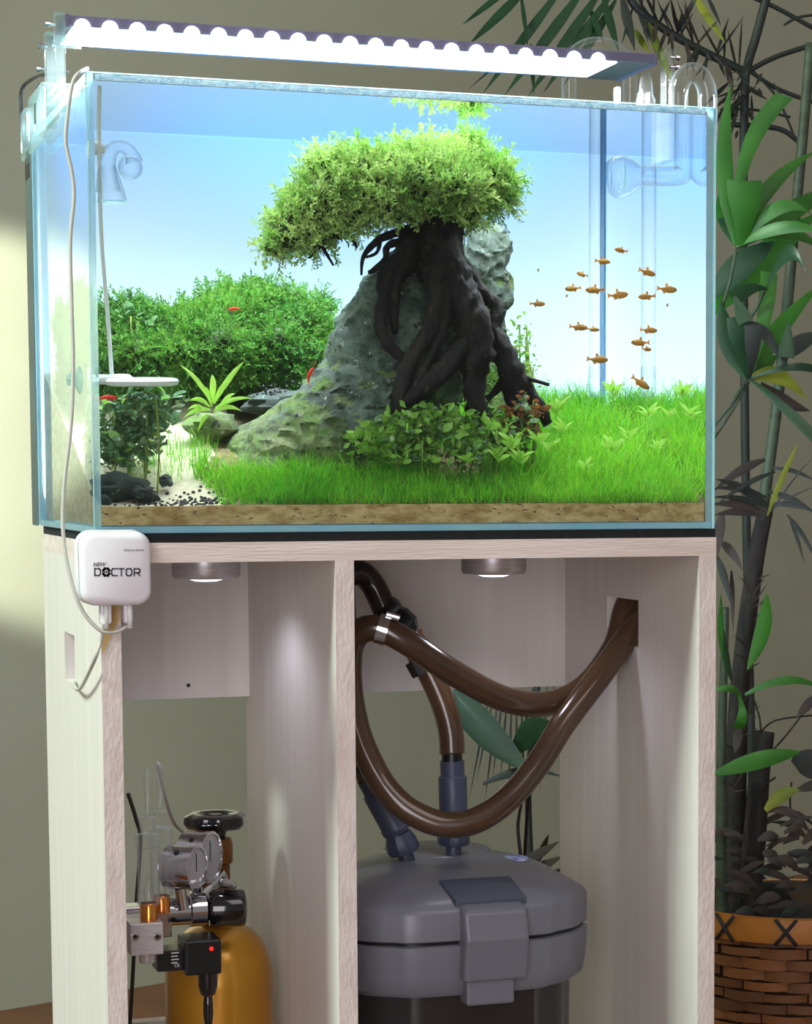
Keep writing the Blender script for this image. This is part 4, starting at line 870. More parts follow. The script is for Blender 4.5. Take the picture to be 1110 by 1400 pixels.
# ---- driftwood
dw = thing('driftwood_tree', atw(600, 540, 0.09), 'black gnarled driftwood shaped like a tree with roots over the large stone', 'driftwood')
PXM = 0.00054
def wood(name, pts, rad, seg=12, n=6):
    P = [atw(x, y, Y) for (x, y, Y) in pts]; path, rr = smooth_path(P, n, [r * PXM for r in rad]); mb = MB().tube(path, rr, seg)
    vs = []
    for i, v in enumerate(mb.v):
        v = Vector(v); ri = rr[min(i // seg, len(rr) - 1)]; c = path[min(i // seg, len(path) - 1)]
        vs.append(c + (v - c) * (1 + 0.32 * noise.noise(v * 160) + 0.18 * noise.noise(v * 420)))
    mb.v = vs; return mb.build(name, M['root'], dw, smooth=True)
wood('trunk', [(607, 262, .130), (602, 300, .118), (596, 335, .100), (600, 365, .088), (606, 395, .082)], [30, 33, 34, 32, 18], 20)
wood('trunk', [(575, 318, .115), (560, 345, .095), (548, 368, .086), (540, 385, .084)], [20, 19, 15, 8], 16)
wood('root', [(560, 345, .088), (530, 372, .082), (524, 409, .078), (521, 445, .074), (533, 474, .070), (560, 495, .066), (578, 508, .062)], [12, 11, 9, 9, 8, 7, 5])
wood('root', [(556, 352, .086), (541, 382, .080), (537, 424, .077), (540, 457, .076)], [11, 10, 8, 4])
wood('root', [(592, 352, .082), (595, 380, .076), (597, 416, .070), (587, 452, .066), (562, 492, .062), (548, 532, .058), (541, 566, .056)], [18, 16, 13, 12, 11, 11, 8])
wood('root', [(606, 380, .076), (609, 405, .070), (605, 449, .066), (588, 488, .062), (569, 525, .058), (556, 556, .056)], [11, 9, 8, 7, 7, 5])
wood('root', [(612, 350, .082), (623, 376, .076), (634, 409, .070), (648, 445, .066), (652, 481, .064), (648, 517, .062), (651, 556, .060), (668, 576, .058)], [20, 21, 22, 25, 23, 16, 15, 9], 16)
wood('root', [(640, 470, .064), (604, 508, .060), (575, 534, .058), (544, 556, .056)], [15, 14, 13, 9])
wood('root', [(615, 340, .100), (645, 377, .092), (659, 402, .088), (680, 420, .084), (676, 452, .080), (688, 481, .076), (699, 517, .074), (707, 556, .072), (712, 585, .07)], [9, 9, 10, 10, 12, 16, 17, 14, 9])
wood('root', [(696, 500, .074), (721, 535, .072), (738, 560, .070), (750, 580, .068)], [11, 11, 10, 7])
wood('root', [(684, 475, .076), (688, 512, .078), (680, 532, .080), (665, 546, .082)], [5, 5, 5, 4])
wood('root', [(630, 395, .090), (641, 412, .085), (655, 440, .078), (672, 470, .076), (690, 500, .075)], [9, 9, 10, 10, 8])
wood('twig', [(710, 514, .072), (730, 520, .068), (751, 526, .064)], [3.5, 3, 2.5], 8)
wood('branch', [(590, 310, .112), (545, 318, .105), (515, 330, .098), (497, 352, .094), (494, 376, .092)], [9, 6, 5, 3, 1.5], 10)
wood('branch', [(570, 325, .105), (532, 335, .097), (526, 354, .092), (510, 370, .090), (503, 372, .09)], [7, 5, 4, 4, 2], 10)
wood('twig', [(520, 328, .098), (515, 345, .092), (500, 352, .09)], [3, 2.5, 1.5], 8)
wood('twig', [(540, 330, .098), (548, 343, .094), (556, 350, .092)], [3, 2, 1.5], 8)
wood('twig', [(436, 328, .080), (446, 347, .076), (456, 363, .074)], [3, 2.5, 1.5], 8)
wood('twig', [(440, 336, .082), (430, 346, .080), (422, 353, .078)], [2, 1.5, 1], 8)
wood('twig', [(478, 318, .09), (484, 330, .088), (488, 339, .086)], [3, 2.5, 1.5], 8)
wood('branch', [(590, 300, .118), (540, 285, .110), (480, 285, .10), (430, 305, .092), (390, 325, .088)], [16, 12, 9, 6, 3], 10)
wood('branch', [(605, 290, .120), (630, 250, .125), (655, 235, .130), (672, 240, .133)], [16, 12, 8, 4], 10)

# ---- moss: thousands of small sprigs, one mass on the branches and one along the back
def blob_points(blobs, n, inner=0.86):
    vol = np.array([b[3] ** 2 for b in blobs]); ch = rng.choice(len(blobs), n, p=vol / vol.sum()); P, D, R = [], [], []
    C_ = np.array([b[:3] for b in blobs]); Rr = np.array([b[3] for b in blobs])
    d = rng.normal(size=(n, 3)); d /= np.linalg.norm(d, axis=1, keepdims=True)
    rr = Rr[ch] * rng.uniform(inner, 1.0, n); pts = C_[ch] + d * rr[:, None] * np.array([1, 1, 0.85])
    keep = np.ones(n, bool)
    for c, r in zip(C_, Rr):
        q_ = (pts - c) / np.array([1, 1, 0.85]); keep &= (np.linalg.norm(q_, axis=1) > r * inner * 0.97)
    return pts[keep], d[keep]
def moss(name, spec, n, m, label, length, leaf, width, updir, core=True, top=None):
    blobs = []
    for (px, py, Y, r) in spec: c = atw(px, py, Y); blobs.append((c.x, c.y, c.z, r * PXM))
    P, D = blob_points(blobs, n); D = D + np.array(updir) + rng.normal(size=D.shape) * 0.45
    temps = [sprig_template(8, length, leaf, width, 0.5) for _ in range(8)]
    keep = P[:, 2] < ZW - 0.004; P, D = P[keep], D[keep]
    keep = (P[:, 0] > X0 + 0.004) & (P[:, 0] < X1 - 0.004) & (P[:, 1] > Y0 + 0.003) & (P[:, 1] < Y1 - 0.004); P, D = P[keep], D[keep]
    Vv, Ff = scatter(temps, P - D / np.linalg.norm(D, axis=1, keepdims=True) * length * 0.35, D, 0.50 + 0.95 * rng.random(len(P)) ** 2)
    Vv[:, 1] = np.clip(Vv[:, 1], Y0, Y1); Vv[:, 0] = np.clip(Vv[:, 0], X0, X1); Vv[:, 2] = np.minimum(Vv[:, 2], ZW - 0.0005)
    t = thing(name, Vector(blobs[0][:3]), label, 'moss', kind='stuff')
    link('sprigs', np_mesh('sprigs', Vv, Ff, m), t)
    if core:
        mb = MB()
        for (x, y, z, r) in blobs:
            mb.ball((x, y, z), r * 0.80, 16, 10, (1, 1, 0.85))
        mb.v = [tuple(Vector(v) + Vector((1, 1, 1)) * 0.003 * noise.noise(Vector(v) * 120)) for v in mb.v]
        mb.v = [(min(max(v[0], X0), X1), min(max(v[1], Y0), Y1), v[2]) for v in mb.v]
        mb.build('shaded_core', M['moss_core'], t, smooth=True)  # core added inside to block light, shade put into its dark green
    return t
crown = [(392, 322, .085, 27), (415, 300, .088, 36), (445, 272, .095, 44), (452, 236, .105, 30), (428, 322, .084, 24), (490, 250, .105, 50), (478, 292, .092, 28), (535, 245, .110, 50), (540, 276, .100, 32), (588, 235, .115, 48),
         (590, 275, .105, 36), (632, 228, .125, 36), (640, 205, .13, 20), (655, 250, .125, 46), (628, 285, .112, 32), (672, 268, .125, 28), (520, 268, .085, 34), (620, 255, .095, 40), (570, 255, .09, 38), (405, 280, .09, 20), (375, 338, .085, 16), (438, 225, .105, 16), (500, 222, .11, 20), (560, 216, .115, 18), (690, 245, .125, 18), (644, 190, .13, 9), (455, 318, .084, 16)]
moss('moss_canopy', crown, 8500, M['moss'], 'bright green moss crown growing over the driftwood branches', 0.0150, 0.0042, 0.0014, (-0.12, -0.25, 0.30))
bush = [(160, 530, .24, 34), (230, 532, .24, 34), (300, 532, .24, 34), (370, 535, .24, 34), (150, 470, .22, 40), (185, 455, .23, 42), (160, 505, .20, 36), (225, 465, .22, 48), (215, 500, .20, 40), (270, 465, .21, 46), (262, 500, .20, 38), (312, 455, .22, 52), (310, 495, .20, 40), (350, 445, .23, 50), (352, 490, .205, 42),
        (395, 450, .23, 44), (385, 490, .21, 40), (425, 450, .235, 30), (420, 485, .225, 30), (330, 425, .245, 34), (385, 425, .245, 30), (180, 430, .25, 26), (140, 440, .25, 24), (345, 405, .25, 12), (430, 430, .25, 20), (205, 425, .25, 14), (255, 428, .25, 16), (290, 412, .25, 18), (318, 398, .255, 10), (342, 392, .255, 8), (372, 402, .25, 16), (408, 408, .25, 14), (440, 415, .25, 12), (300, 470, .185, 30), (240, 480, .185, 26), (375, 465, .195, 26), (190, 480, .185, 24)]
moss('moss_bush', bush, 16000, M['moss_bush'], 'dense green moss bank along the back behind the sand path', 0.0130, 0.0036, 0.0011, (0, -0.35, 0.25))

# ---- grass carpet
def grass_template(h, w, lean):
    vs, fs = [], []; n = 4; an = rng.uniform(-1, 1)
    for i in range(n + 1):
        t = i / n; c = np.array((lean * t * t * h, an * 0.3 * t * t * h, t * h * (1 - 0.12 * abs(lean) * t))); ww = w * (1 - 0.85 * t) * 0.5
        vs += [c - (0, ww, 0), c + (0, ww, 0)]
    for i in range(n): fs.append((2 * i, 2 * i + 1, 2 * i + 3, 2 * i + 2))
    return np.array(vs), np.array(fs)
def stone_clear(x, y):
    if abs(y - 0.125) < 0.062 and 0.085 < x < 0.29:
        return False
    return True
P, S_ = [], []
while len(P) < 23000:
    y = Y0 + 0.001 + (Y1 - Y0 - 0.003) * random.random() ** 1.25; x = X0 + 0.003 + (X1 - X0 - 0.006) * random.random()
    ex = edge_x(y) + 0.010 * noise.noise(Vector((x * 60, y * 60, 5)))
    if x < ex or (x < 0.20 and y > 0.085) or not stone_clear(x, y): continue
    if x < ex + 0.012 and random.random() < 0.45: continue
    if 0.19 < x < 0.29 and 0.055 < y < 0.20 and random.random() < 0.8: continue
    g = ground(x, y) - 0.001; P.append((x, y, g))
    h = 0.55 + 0.5 * min(1, y / 0.05) + 0.25 * noise.noise(Vector((x * 25, y * 25, 9))); S_.append(h * random.uniform(0.65, 1.25))
P = np.array(P); D = np.concatenate([rng.normal(size=(len(P), 2)) * 0.30, np.ones((len(P), 1))], 1)
Vv, Ff = scatter([grass_template(0.020, 0.0011, l) for l in (0.1, 0.3, 0.5, 0.75, 1.0, -0.3, 1.2, 0.2)], P, D, np.array(S_))
Vv[:, 0] = np.clip(Vv[:, 0], X0, X1); Vv[:, 1] = np.clip(Vv[:, 1], Y0, Y1)
ob = link('grass_carpet', np_mesh('grass_carpet', Vv, Ff, M['grass'])); tag(ob, 'bright green hairgrass carpet covering the aquarium floor', 'grass', kind='stuff')
# thin sparse grass on the sand path
P = []
while len(P) < 420:
    x, y = random.uniform(0.03, 0.10), random.uniform(0.06, 0.14)
    if abs(x - (0.045 + 0.30 * (y - 0.05))) > 0.03: continue
    P.append((x, y, ground(x, y) - 0.001))
P = np.array(P); D = np.concatenate([rng.normal(size=(len(P), 2)) * 0.12, np.ones((len(P), 1))], 1)
Vv, Ff = scatter([grass_template(0.016, 0.0006, l) for l in (0.1, 0.2, -0.1, 0.3)], P, D, rng.uniform(0.5, 1.2, len(P)))
tag(link('path_grass', np_mesh('path_grass', Vv, Ff, M['grass'])), 'thin sparse grass blades sprouting from the sand path', 'grass', kind='stuff')
# dark gravel crumbs on the sand
gr = MB()
for i in range(150):
    x = random.choice((random.gauss(0.066, 0.014), random.uniform(0.01, 0.09))); y = abs(random.gauss(0.012, 0.012)) + 0.008
    if not (X0 + 0.003 < x < 0.10) or y > 0.09: continue
    s_ = random.uniform(0.0006, 0.0015); gr.ball((x, y, ground(x, y) + s_ * 0.4), s_, 6, 4, (1, random.uniform(0.6, 1.2), random.uniform(0.6, 1)))
for i in range(40):
    p_ = atw(random.gauss(375, 14), random.gauss(535, 5), 0.16); s_ = random.uniform(0.0006, 0.0014); gr.ball(p_, s_, 6, 4)
tag(gr.build('gravel', M['gravel']), 'black gravel crumbs strewn over the sand', 'gravel', kind='stuff')

# ---- leafy plants, every larger leaf a part
lmesh = {}
def leaf_mesh(key, m, w, shape='oval'):
    if key not in lmesh: lmesh[key] = blade((0, 0, 0), (0, 0, 1), w, (0, -0.12, 0), (0, -1, 0), 5, 0.12, shape).mesh(key, M[m], True)
    return lmesh[key]
def put_leaf(me, parent, p_, d, size, roll=None):
    d = Vector(d).normalized(); n = Vector((random.gauss(-0.1, 0.45), random.gauss(-0.7, 0.4), random.gauss(0.8, 0.4)))   # the blade turns its face up to the light
    n = n - d * n.dot(d); n = n.normalized() if n.length > 1e-3 else d.orthogonal().normalized(); x_ = (-n).cross(d)
    R_ = Matrix(((x_.x, -n.x, d.x), (x_.y, -n.y, d.y), (x_.z, -n.z, d.z))).to_4x4()
    return link('leaf', me, parent, Matrix.Translation(p_) @ R_ @ Matrix.Scale(size, 4))
def leafy(name, spec, n, mats, label, size, Ydep, cat='plant', stems=6, thin=1.0, filler=0):
    base = atw(sum(s[0] for s in spec) / len(spec), max(s[1] + s[3] for s in spec), Ydep[0])
    t = thing(name, base, label, cat); wts = [s[2] * s[3] for s in spec]; k = 0
    for i in range(stems):
        s = random.choices(spec, wts)[0]; a_ = atw(s[0] + random.uniform(-.6, .6) * s[2], s[1] + s[3] + 6, random.uniform(*Ydep)); b_ = a_ + Vector((random.uniform(-.006, .006), random.uniform(-.004, .004), s[3] * 2 * PXM * random.uniform(.5, .9)))
        a_.z = min(a_.z, ground(min(max(a_.x, X0), X1), a_.y)); MB().tube(smooth_path([a_, a_.lerp(b_, .5) + Vector((.002, 0, 0)), b_], 3), 0.0007, 6).build('stem', M['stem'], t, smooth=True)
    if filler:
        P_, D_ = [], []
        for i in range(filler):
            s = random.choices(spec, wts)[0]; p_ = atw(s[0] + random.gauss(0, .45) * s[2], s[1] + random.gauss(0.1, .4) * s[3], random.uniform(Ydep[0] + 0.004, Ydep[1]))
            p_.x = max(p_.x, X0 + 0.004); p_.z = max(p_.z, ground(p_.x, p_.y)); P_.append(p_[:]); D_.append((random.uniform(-1, 1), random.uniform(-1, .4), random.uniform(-.2, .8)))
        tl = [(np.array([(0, 0, 0), (0.28, -0.1, 0.5), (0, 0, 1.0), (-0.28, -0.1, 0.5)]), np.array([(0, 1, 2, 3)]))]
        Vv, Ff = scatter(tl, P_, D_, rng.uniform(0.5, 0.85, len(P_)) * size)
        Vv[:, 0] = np.clip(Vv[:, 0], X0, X1); Vv[:, 1] = np.clip(Vv[:, 1], Y0, Y1); tag(link('small_leaves', np_mesh('small_leaves', Vv, Ff, M[mats[0][0]]), t), kind='stuff')
    for i in range(n):
        s = random.choices(spec, wts)[0]
        while True:
            u, v = random.uniform(-1, 1), random.uniform(-1, 1)
            if u * u + v * v < 1: break
        Y = Ydep[0] + (Ydep[1] - Ydep[0]) * (0.5 - 0.5 * v) * random.uniform(0.6, 1) + random.uniform(-.004, .004)
        p_ = atw(s[0] + u * s[2], s[1] + v * s[3], max(Y, 0.012)); p_.x = max(p_.x, X0 + 0.006)
        if p_.z < ground(p_.x, p_.y) + 0.002: p_.z = ground(p_.x, p_.y) + 0.002 + random.random() * 0.004
        m = random.choices([a for a, _ in mats], [b for _, b in mats])[0]
        d = Vector((random.uniform(-1, 1), random.uniform(-1, 0.4), random.uniform(-0.3, 0.7)))
        put_leaf(leaf_mesh(m + name, m, 0.58 * thin), t, p_, d, size * random.uniform(0.65, 1.2))
    return t
leafy('dark_leaf_bush', [(185, 575, 48, 40), (160, 590, 26, 42), (220, 555, 24, 22), (175, 610, 42, 30), (155, 625, 22, 18)], 260, [('leaf_dark', 6), ('leaf_mid', 1)], 'dark glossy leafed bush beside the white disc', 0.0100, (0.045, 0.10), stems=10, filler=500)
leafy('leafy_bush', [(590, 600, 100, 34), (540, 605, 62, 32), (650, 595, 55, 34), (590, 575, 70, 22)], 290, [('leaf_mid', 5), ('leaf_dark', 2), ('leaf_light', 1)], 'low bush of small glossy green leaves under the driftwood roots', 0.0098, (0.034, 0.070), stems=16, filler=1300)
leafy('reddish_bush', [(705, 578, 36, 26), (722, 560, 22, 22), (695, 600, 28, 20)], 70, [('leaf_red', 2), ('leaf_dark', 5), ('leaf_mid', 1)], 'small bush of dark and rusty leaves at the foot of the outer root', 0.0085, (0.050, 0.072), stems=5, filler=260)
leafy('dark_sprout', [(172, 428, 14, 14), (196, 436, 16, 9)], 16, [('leaf_dark', 1)], 'few dark leaves poking out of the moss bank', 0.0078, (0.19, 0.21), stems=2)
leafy('back_bush', [(640, 520, 60, 30), (700, 480, 28, 34), (690, 520, 40, 26)], 150, [('leaf_mid', 3), ('leaf_light', 1)], 'fine leafed green bush growing behind the driftwood roots', 0.0052, (0.135, 0.17), stems=12, filler=700)
leafy('stem_plant', [(712, 470, 18, 44), (722, 500, 14, 24)], 60, [('leaf_light', 3), ('leaf_mid', 2)], 'airy upright stem plant with tiny leaves beside the tall stone', 0.0042, (0.20, 0.23), stems=9)
# light green fern
fern = thing('light_fern', atw(288, 575, 0.125), 'light green fern with long narrow leaves above the sand path', 'fern')
for (bx_, by2, tx, ty, w) in ((290, 552, 246, 499, 7), (292, 550, 334, 494, 9), (290, 550, 290, 512, 10), (292, 552, 312, 522, 9), (287, 556, 258, 548, 8), (288, 560, 250, 572, 8), (286, 566, 270, 590, 7), (292, 562, 330, 562, 8), (294, 558, 345, 545, 7), (290, 556, 275, 528, 8), (298, 560, 322, 538, 7), (282, 562, 256, 560, 7)):
    a_, b_ = atw(bx_, by2, 0.122), atw(tx, ty, 0.112 + random.uniform(-.006, .012))
    blade(a_, b_, w * PXM * 0.85, (0, -0.004, 0.003), None, 6, 0.15).build('leaf', M['leaf_light'], fern, smooth=True)
# star shaped rosettes in the grass
stars = [(700, 603, .040, 20), (680, 622, .034, 16), (712, 625, .034, 17), (735, 600, .045, 18), (752, 612, .040, 15), (838, 533, .16, 17), (886, 565, .10, 17), (918, 566, .10, 14), (835, 608, .05, 18), (858, 596, .055, 15), (930, 545, .10, 13), (762, 556, .10, 20), (800, 640, .035, 13), (900, 610, .05, 13), (640, 628, .032, 13), (770, 585, .06, 14)]
side_words = ['rosette below the rusty bush with the widest leaves', 'small rosette in front of the leafy bush', 'rosette nearest the front glass below the rusty bush', 'rosette beside the foot of the outer root', 'narrow rosette just beside the widest leaved one',
              'rosette on the grass crest in front of the back corner', 'rosette on the mid slope under the lowest fish', 'rosette on the slope close to the side glass', 'bright rosette alone in the middle of the grass', 'smaller rosette touching the bright middle one',
              'palest rosette high by the side glass', 'tall loose rosette behind the bare twig', 'tiny rosette low in the front grass', 'tiny rosette low near the side glass', 'tiny rosette among the leaves of the leafy bush', 'small rosette between root and middle grass']
for (px, py, Y, r), lab in zip(stars, side_words):
    c = atw(px, py + r * 0.6, Y); t = thing('star_plant', c, 'light green star shaped ' + lab, 'plant', 'light green star plants in the grass')
    for k in range(9):
        an = 2 * PI * k / 9 + random.uniform(-.2, .2); el = random.uniform(0.35, 1.0)
        put_leaf(leaf_mesh('star_leaf', 'leaf_light', 0.26, 'blade'), t, c + Vector((0, 0, random.uniform(0, .006))), (math.cos(an), math.sin(an) - 0.2, el), r * PXM * 1.3 * random.uniform(0.8, 1.15))
    for k in range(4):
        put_leaf(leaf_mesh('star_leaf', 'leaf_light', 0.26, 'blade'), t, c + Vector((0, 0, .004)), (random.uniform(-.4, .4), random.uniform(-.6, 0), 1), r * PXM * 0.7)

# ---- fish
def fish_meshes():
    body = MB(); prof = [(0, 0.10, 0.0), (0.03, 0.16, .04), (0.10, 0.30, .09), (0.24, 0.44, .12), (0.40, 0.46, .12), (0.58, 0.34, .09), (0.72, 0.20, .055), (0.80, 0.15, .035), (0.84, 0.13, .02)]
    vs = []; fs = []; seg = 12
    for (t, h, w) in prof:
        for k in range(seg):
            an = 2 * PI * k / seg; vs.append((0.5 - t, w * 0.85 * math.cos(an), 0.5 * h * 0.72 * math.sin(an) - 0.015))
    mk = []
    for i in range(len(prof) - 1):
        for k in range(seg): fs.append((i * seg + k, (i + 1) * seg + k, (i + 1) * seg + (k + 1) % seg, i * seg + (k + 1) % seg)); mk.append(1 if 2 <= k <= 3 else 0)
    fs.append(tuple(range(seg))); mk.append(1); body.v = vs; body.f = fs; body.m = mk
    b = body.mesh('fish_body', [M['fish'], M['fish_dark']], True)
    def fin(pts, th=0.006):
        n = len(pts); mb = MB(); mb.add([(x, -th, z) for x, z in pts] + [(x, th, z) for x, z in pts], [tuple(range(n)), tuple(reversed(range(n, 2 * n)))] + [(i, n + i, n + (i + 1) % n, (i + 1) % n) for i in range(n)]); return mb.mesh('fish_fin', M['fin'])
    return b, fin([(-0.30, 0.02), (-0.40, 0.05), (-0.56, 0.15), (-0.50, 0.0), (-0.56, -0.15), (-0.40, -0.06), (-0.30, -0.04)]), fin([(0.06, 0.14), (-0.02, 0.29), (-0.10, 0.24), (-0.10, 0.12)]), fin([(-0.02, -0.16), (-0.14, -0.25), (-0.26, -0.12), (-0.22, -0.08)]), fin([(0.10, -0.16), (0.04, -0.24), (0.02, -0.16)])
FB, FT, FD, FA, FP = fish_meshes(); FE = MB().ball((0, 0, 0), 0.032, 8, 6).mesh('fish_eye', M['eye'], True)
school = [(736, 369, .06, 13, 80, 4, 'small dark fish seen end on nearest the tall stone'), (849, 342, .06, 19, 186, 8, 'topmost amber fish of the school, heading left'), (824, 357, .10, 22, 4, -3, 'amber fish in front of the back corner, just below the topmost'),
          (796, 375, .14, 18, 190, 12, 'pale amber fish tilted upward left of the back corner'), (885, 372, .05, 25, 6, -14, 'amber fish diving right below the topmost fish'), (783, 394, .13, 23, 180, -6, 'slim amber fish heading left above a tiny end on fish'),
          (813, 396, .10, 27, 182, -2, 'amber fish heading left with its tail at the back corner'), (845, 403, .05, 29, 4, 6, 'largest amber fish in the middle of the school, heading right'), (775, 404, .15, 12, 88, -8, 'tiny fish seen end on under the slim one'),
          (884, 405, .045, 24, 178, -4, 'thin amber fish heading left below the diving one'), (912, 395, .035, 28, 0, -3, 'amber fish closest to the side glass, heading right'), (912, 417, .035, 12, 60, 10, 'tiny blurred fish turning away beside the side glass'),
          (735, 415, .055, 21, 2, 0, 'stout amber fish alone near the stone, heading right'), (791, 447, .10, 26, 2, -3, 'amber fish leading nose to tail with another left of the corner'), (811, 450, .11, 18, 4, -3, 'short amber fish just ahead of its neighbour at mid height'),
          (887, 451, .05, 24, 0, -2, 'amber fish above the close pair on the side glass half'), (875, 468, .05, 26, 181, 0, 'amber fish heading left above a stubby one'), (884, 477, .055, 17, 25, -4, 'stubby amber fish turned toward the glass'),
          (817, 491, .08, 30, 1, -1, 'long amber fish low over the grass by the back corner'), (876, 523, .05, 29, 3, -32, 'lowest amber fish nosing down into the grass')]
for (px, py, Y, L_, yaw, tilt, lab) in school:
    c = atw(px, py, Y); o = thing('small_fish', c, lab, 'fish', 'amber fish school'); ORIG.pop(o)
    s_ = L_ * PXM * 1.02; ya = math.radians(yaw); back = 90 < yaw % 360 < 270
    mt = Matrix.Rotation(ya, 4, 'Z') @ Matrix.Rotation(-math.radians(tilt) , 4, 'Y') @ Matrix.Scale(s_, 4)
    for nm, me in (('body', FB), ('tail_fin', FT), ('dorsal_fin', FD), ('anal_fin', FA), ('pelvic_fin', FP)): link(nm, me, o, mt)
    for sg in (-1, 1): link('eye', FE, o, mt @ Matrix.Translation((0.40, sg * 0.062, 0.03)))
# ---- shrimp
def shrimp(px, py, Y, L_, yaw, tilt, lab):
    c = atw(px, py, Y); t = thing('red_shrimp', c, lab, 'shrimp', 'red shrimp'); ORIG.pop(t); s_ = L_ * PXM
    mt = Matrix.Rotation(math.radians(yaw), 4, 'Z') @ Matrix.Rotation(-math.radians(tilt), 4, 'Y') @ Matrix.Scale(s_, 4)
    pth, rr = smooth_path([(0.5, 0, -0.02), (0.3, 0, 0.05), (0.1, 0, 0.08), (-0.15, 0, 0.08), (-0.38, 0, 0.0), (-0.5, 0, -0.08)], 4, [0.03, 0.10, 0.12, 0.10, 0.06, 0.03])
    link('body', MB().tube(pth, rr, 10).mesh('shrimp_body', M['shrimp'], True), t, mt)
    link('tail_fan', blade((-0.46, 0, -0.06), (-0.66, 0, -0.10), 0.18, (0, 0, 0), (0, 0, 1), 4, 0.1, 'cut').mesh('shrimp_tail', M['shrimp']), t, mt)
    lg = MB()
    for k in range(4):
        for sg in (-1, 1): link('leg', MB().tube([(0.25 - 0.1 * k, sg * 0.05, 0.0), (0.27 - 0.1 * k, sg * 0.12, -0.14)], 0.012, 5).mesh('shrimp_leg', M['shrimp']), t, mt)
    for sg in (-1, 1): link('feeler', MB().tube(smooth_path([(0.5, sg * 0.03, 0.0), (0.7, sg * 0.08, 0.06), (0.95, sg * 0.14, 0.02)], 3), 0.006, 5).mesh('shrimp_feeler', M['shrimp']), t, mt)
    for sg in (-1, 1): link('eye', FE, t, mt @ Matrix.Translation((0.46, sg * 0.06, 0.03)))
shrimp(148, 545, 0.040, 24, 0, 0, 'red shrimp under the white disc by the dark leaves')
shrimp(425, 512, 0.062, 22, 8, 65, 'red shrimp climbing the mossy flank of the large stone')
shrimp(320, 423, 0.165, 16, 180, -5, 'faint red shrimp sitting on top of the moss bank')
# ================================================================ palms and basket beside the tank
PB = at(1085, 1240, 0.62)
pot = thing('woven_basket', (PB.x, 0.62, FLOOR), 'brown woven basket planter standing behind the cabinet side', 'basket')
RZ = at(1065, 1262, 0.505).z; pr = 0.118
def prad(t): return pr * (0.80 + 0.20 * t ** 0.8)
MB().lathe([(0, 0.002), (prad(0) - 0.004, 0.002)] + [(prad(k / 8) - 0.0045, (RZ - FLOOR) * k / 8) for k in range(1, 9)] + [(pr - 0.012, RZ - FLOOR), (pr - 0.014, RZ - FLOOR - 0.03), (0, RZ - FLOOR - 0.03)], (PB.x, 0.62, FLOOR), seg=56).build('basket_wall', pm('basket_inner', (50, 32, 18), rough=0.9), pot, auto=50)
bh = RZ - FLOOR - 0.024; rows = 25; nseg = 30
seg_m = MB(); vs = []; fs = []
for i in range(5):
    t = i / 4; an = (t - 0.5) * 2 * PI / nseg * 1.94; bulge = 0.0055 * math.cos((t - 0.5) * PI) - 0.002
    for zz in (-0.5, 0.5): vs.append((math.sin(an) * 1.0, -math.cos(an) * 1.0 - bulge / pr, zz))
for i in range(4): fs.append((2 * i, 2 * i + 2, 2 * i + 3, 2 * i + 1))
wm = seg_m.add(vs, fs).mesh('weave_strip', M['basket'], True)
cnt = 0
for r in range(rows):
    z = FLOOR + 0.006 + bh * (r + 0.5) / rows; rad = prad((r + 0.5) / rows)
    for k in range(nseg // 2):
        an = 2 * PI * (k + (0.5 if r % 2 else 0.0)) / (nseg // 2) + 0.12
        if math.cos(an) < -0.25: continue           # far side hidden against the wall stays with the wall mesh
        link('weave_strip', wm, pot, Matrix.Translation((PB.x, 0.62, z)) @ Matrix.Rotation(an + random.uniform(-.03, .03), 4, 'Z') @ Matrix.Rotation(random.uniform(-.03, .03), 4, 'Y') @ Matrix.Diagonal((rad * random.uniform(.995, 1.008), rad, bh / rows * random.uniform(0.7, 1.0), 1)))
MB().lathe([(pr + 0.001, -0.001), (pr + 0.005, 0.0), (pr + 0.006, 0.012), (pr + 0.004, 0.0235), (pr - 0.004, 0.0245), (pr - 0.006, 0.020)], (PB.x, 0.62, RZ - 0.0235), seg=56).build('rim_band', M['rimband'], pot, auto=50)
for k in range(12):
    an0 = -PI / 2 + (k - 6) * PI / 6 + 0.02
    for sg in (-1, 1):
        pts = [Vector((PB.x, 0.62, RZ - 0.0245 + 0.026 * t)) + Vector((math.cos(an0 + sg * (t - 0.5) * 0.17), math.sin(an0 + sg * (t - 0.5) * 0.17), 0)) * (pr + 0.0072) for t in (0, .33, .66, 1)]
        MB().tube(pts, 0.0019, 6).build('binding', M['binding'], pot, smooth=True)
MB().lathe([(pr - 0.0145, 0), (pr * 0.5, 0.012), (0.0, 0.018)], (PB.x, 0.62, RZ - 0.03), seg=32).build('earth', M['earth'], pot, smooth=True)

palm = thing('broad_leaf_palm', (PB.x, 0.62, RZ - 0.02), 'lady palm with broad green fan leaves growing in the woven basket', 'palm')
def lf(parent, bx_, by2, tx, ty, w, m, Y0_=0.60, Y1_=None, bend=(0, 0, 0), shape='blade', face=None, name='leaflet', seg=8):
    a_ = at(bx_, by2, Y0_); b_ = at(tx, ty, Y0_ if Y1_ is None else Y1_); k = 0.00068 * (1 + (Y0_ - 0.6) * 0.5)
    o = blade(a_, b_, w * k, Vector(bend), face, seg, 0.10, shape).build(name, M[m], parent, smooth=True)
    return o
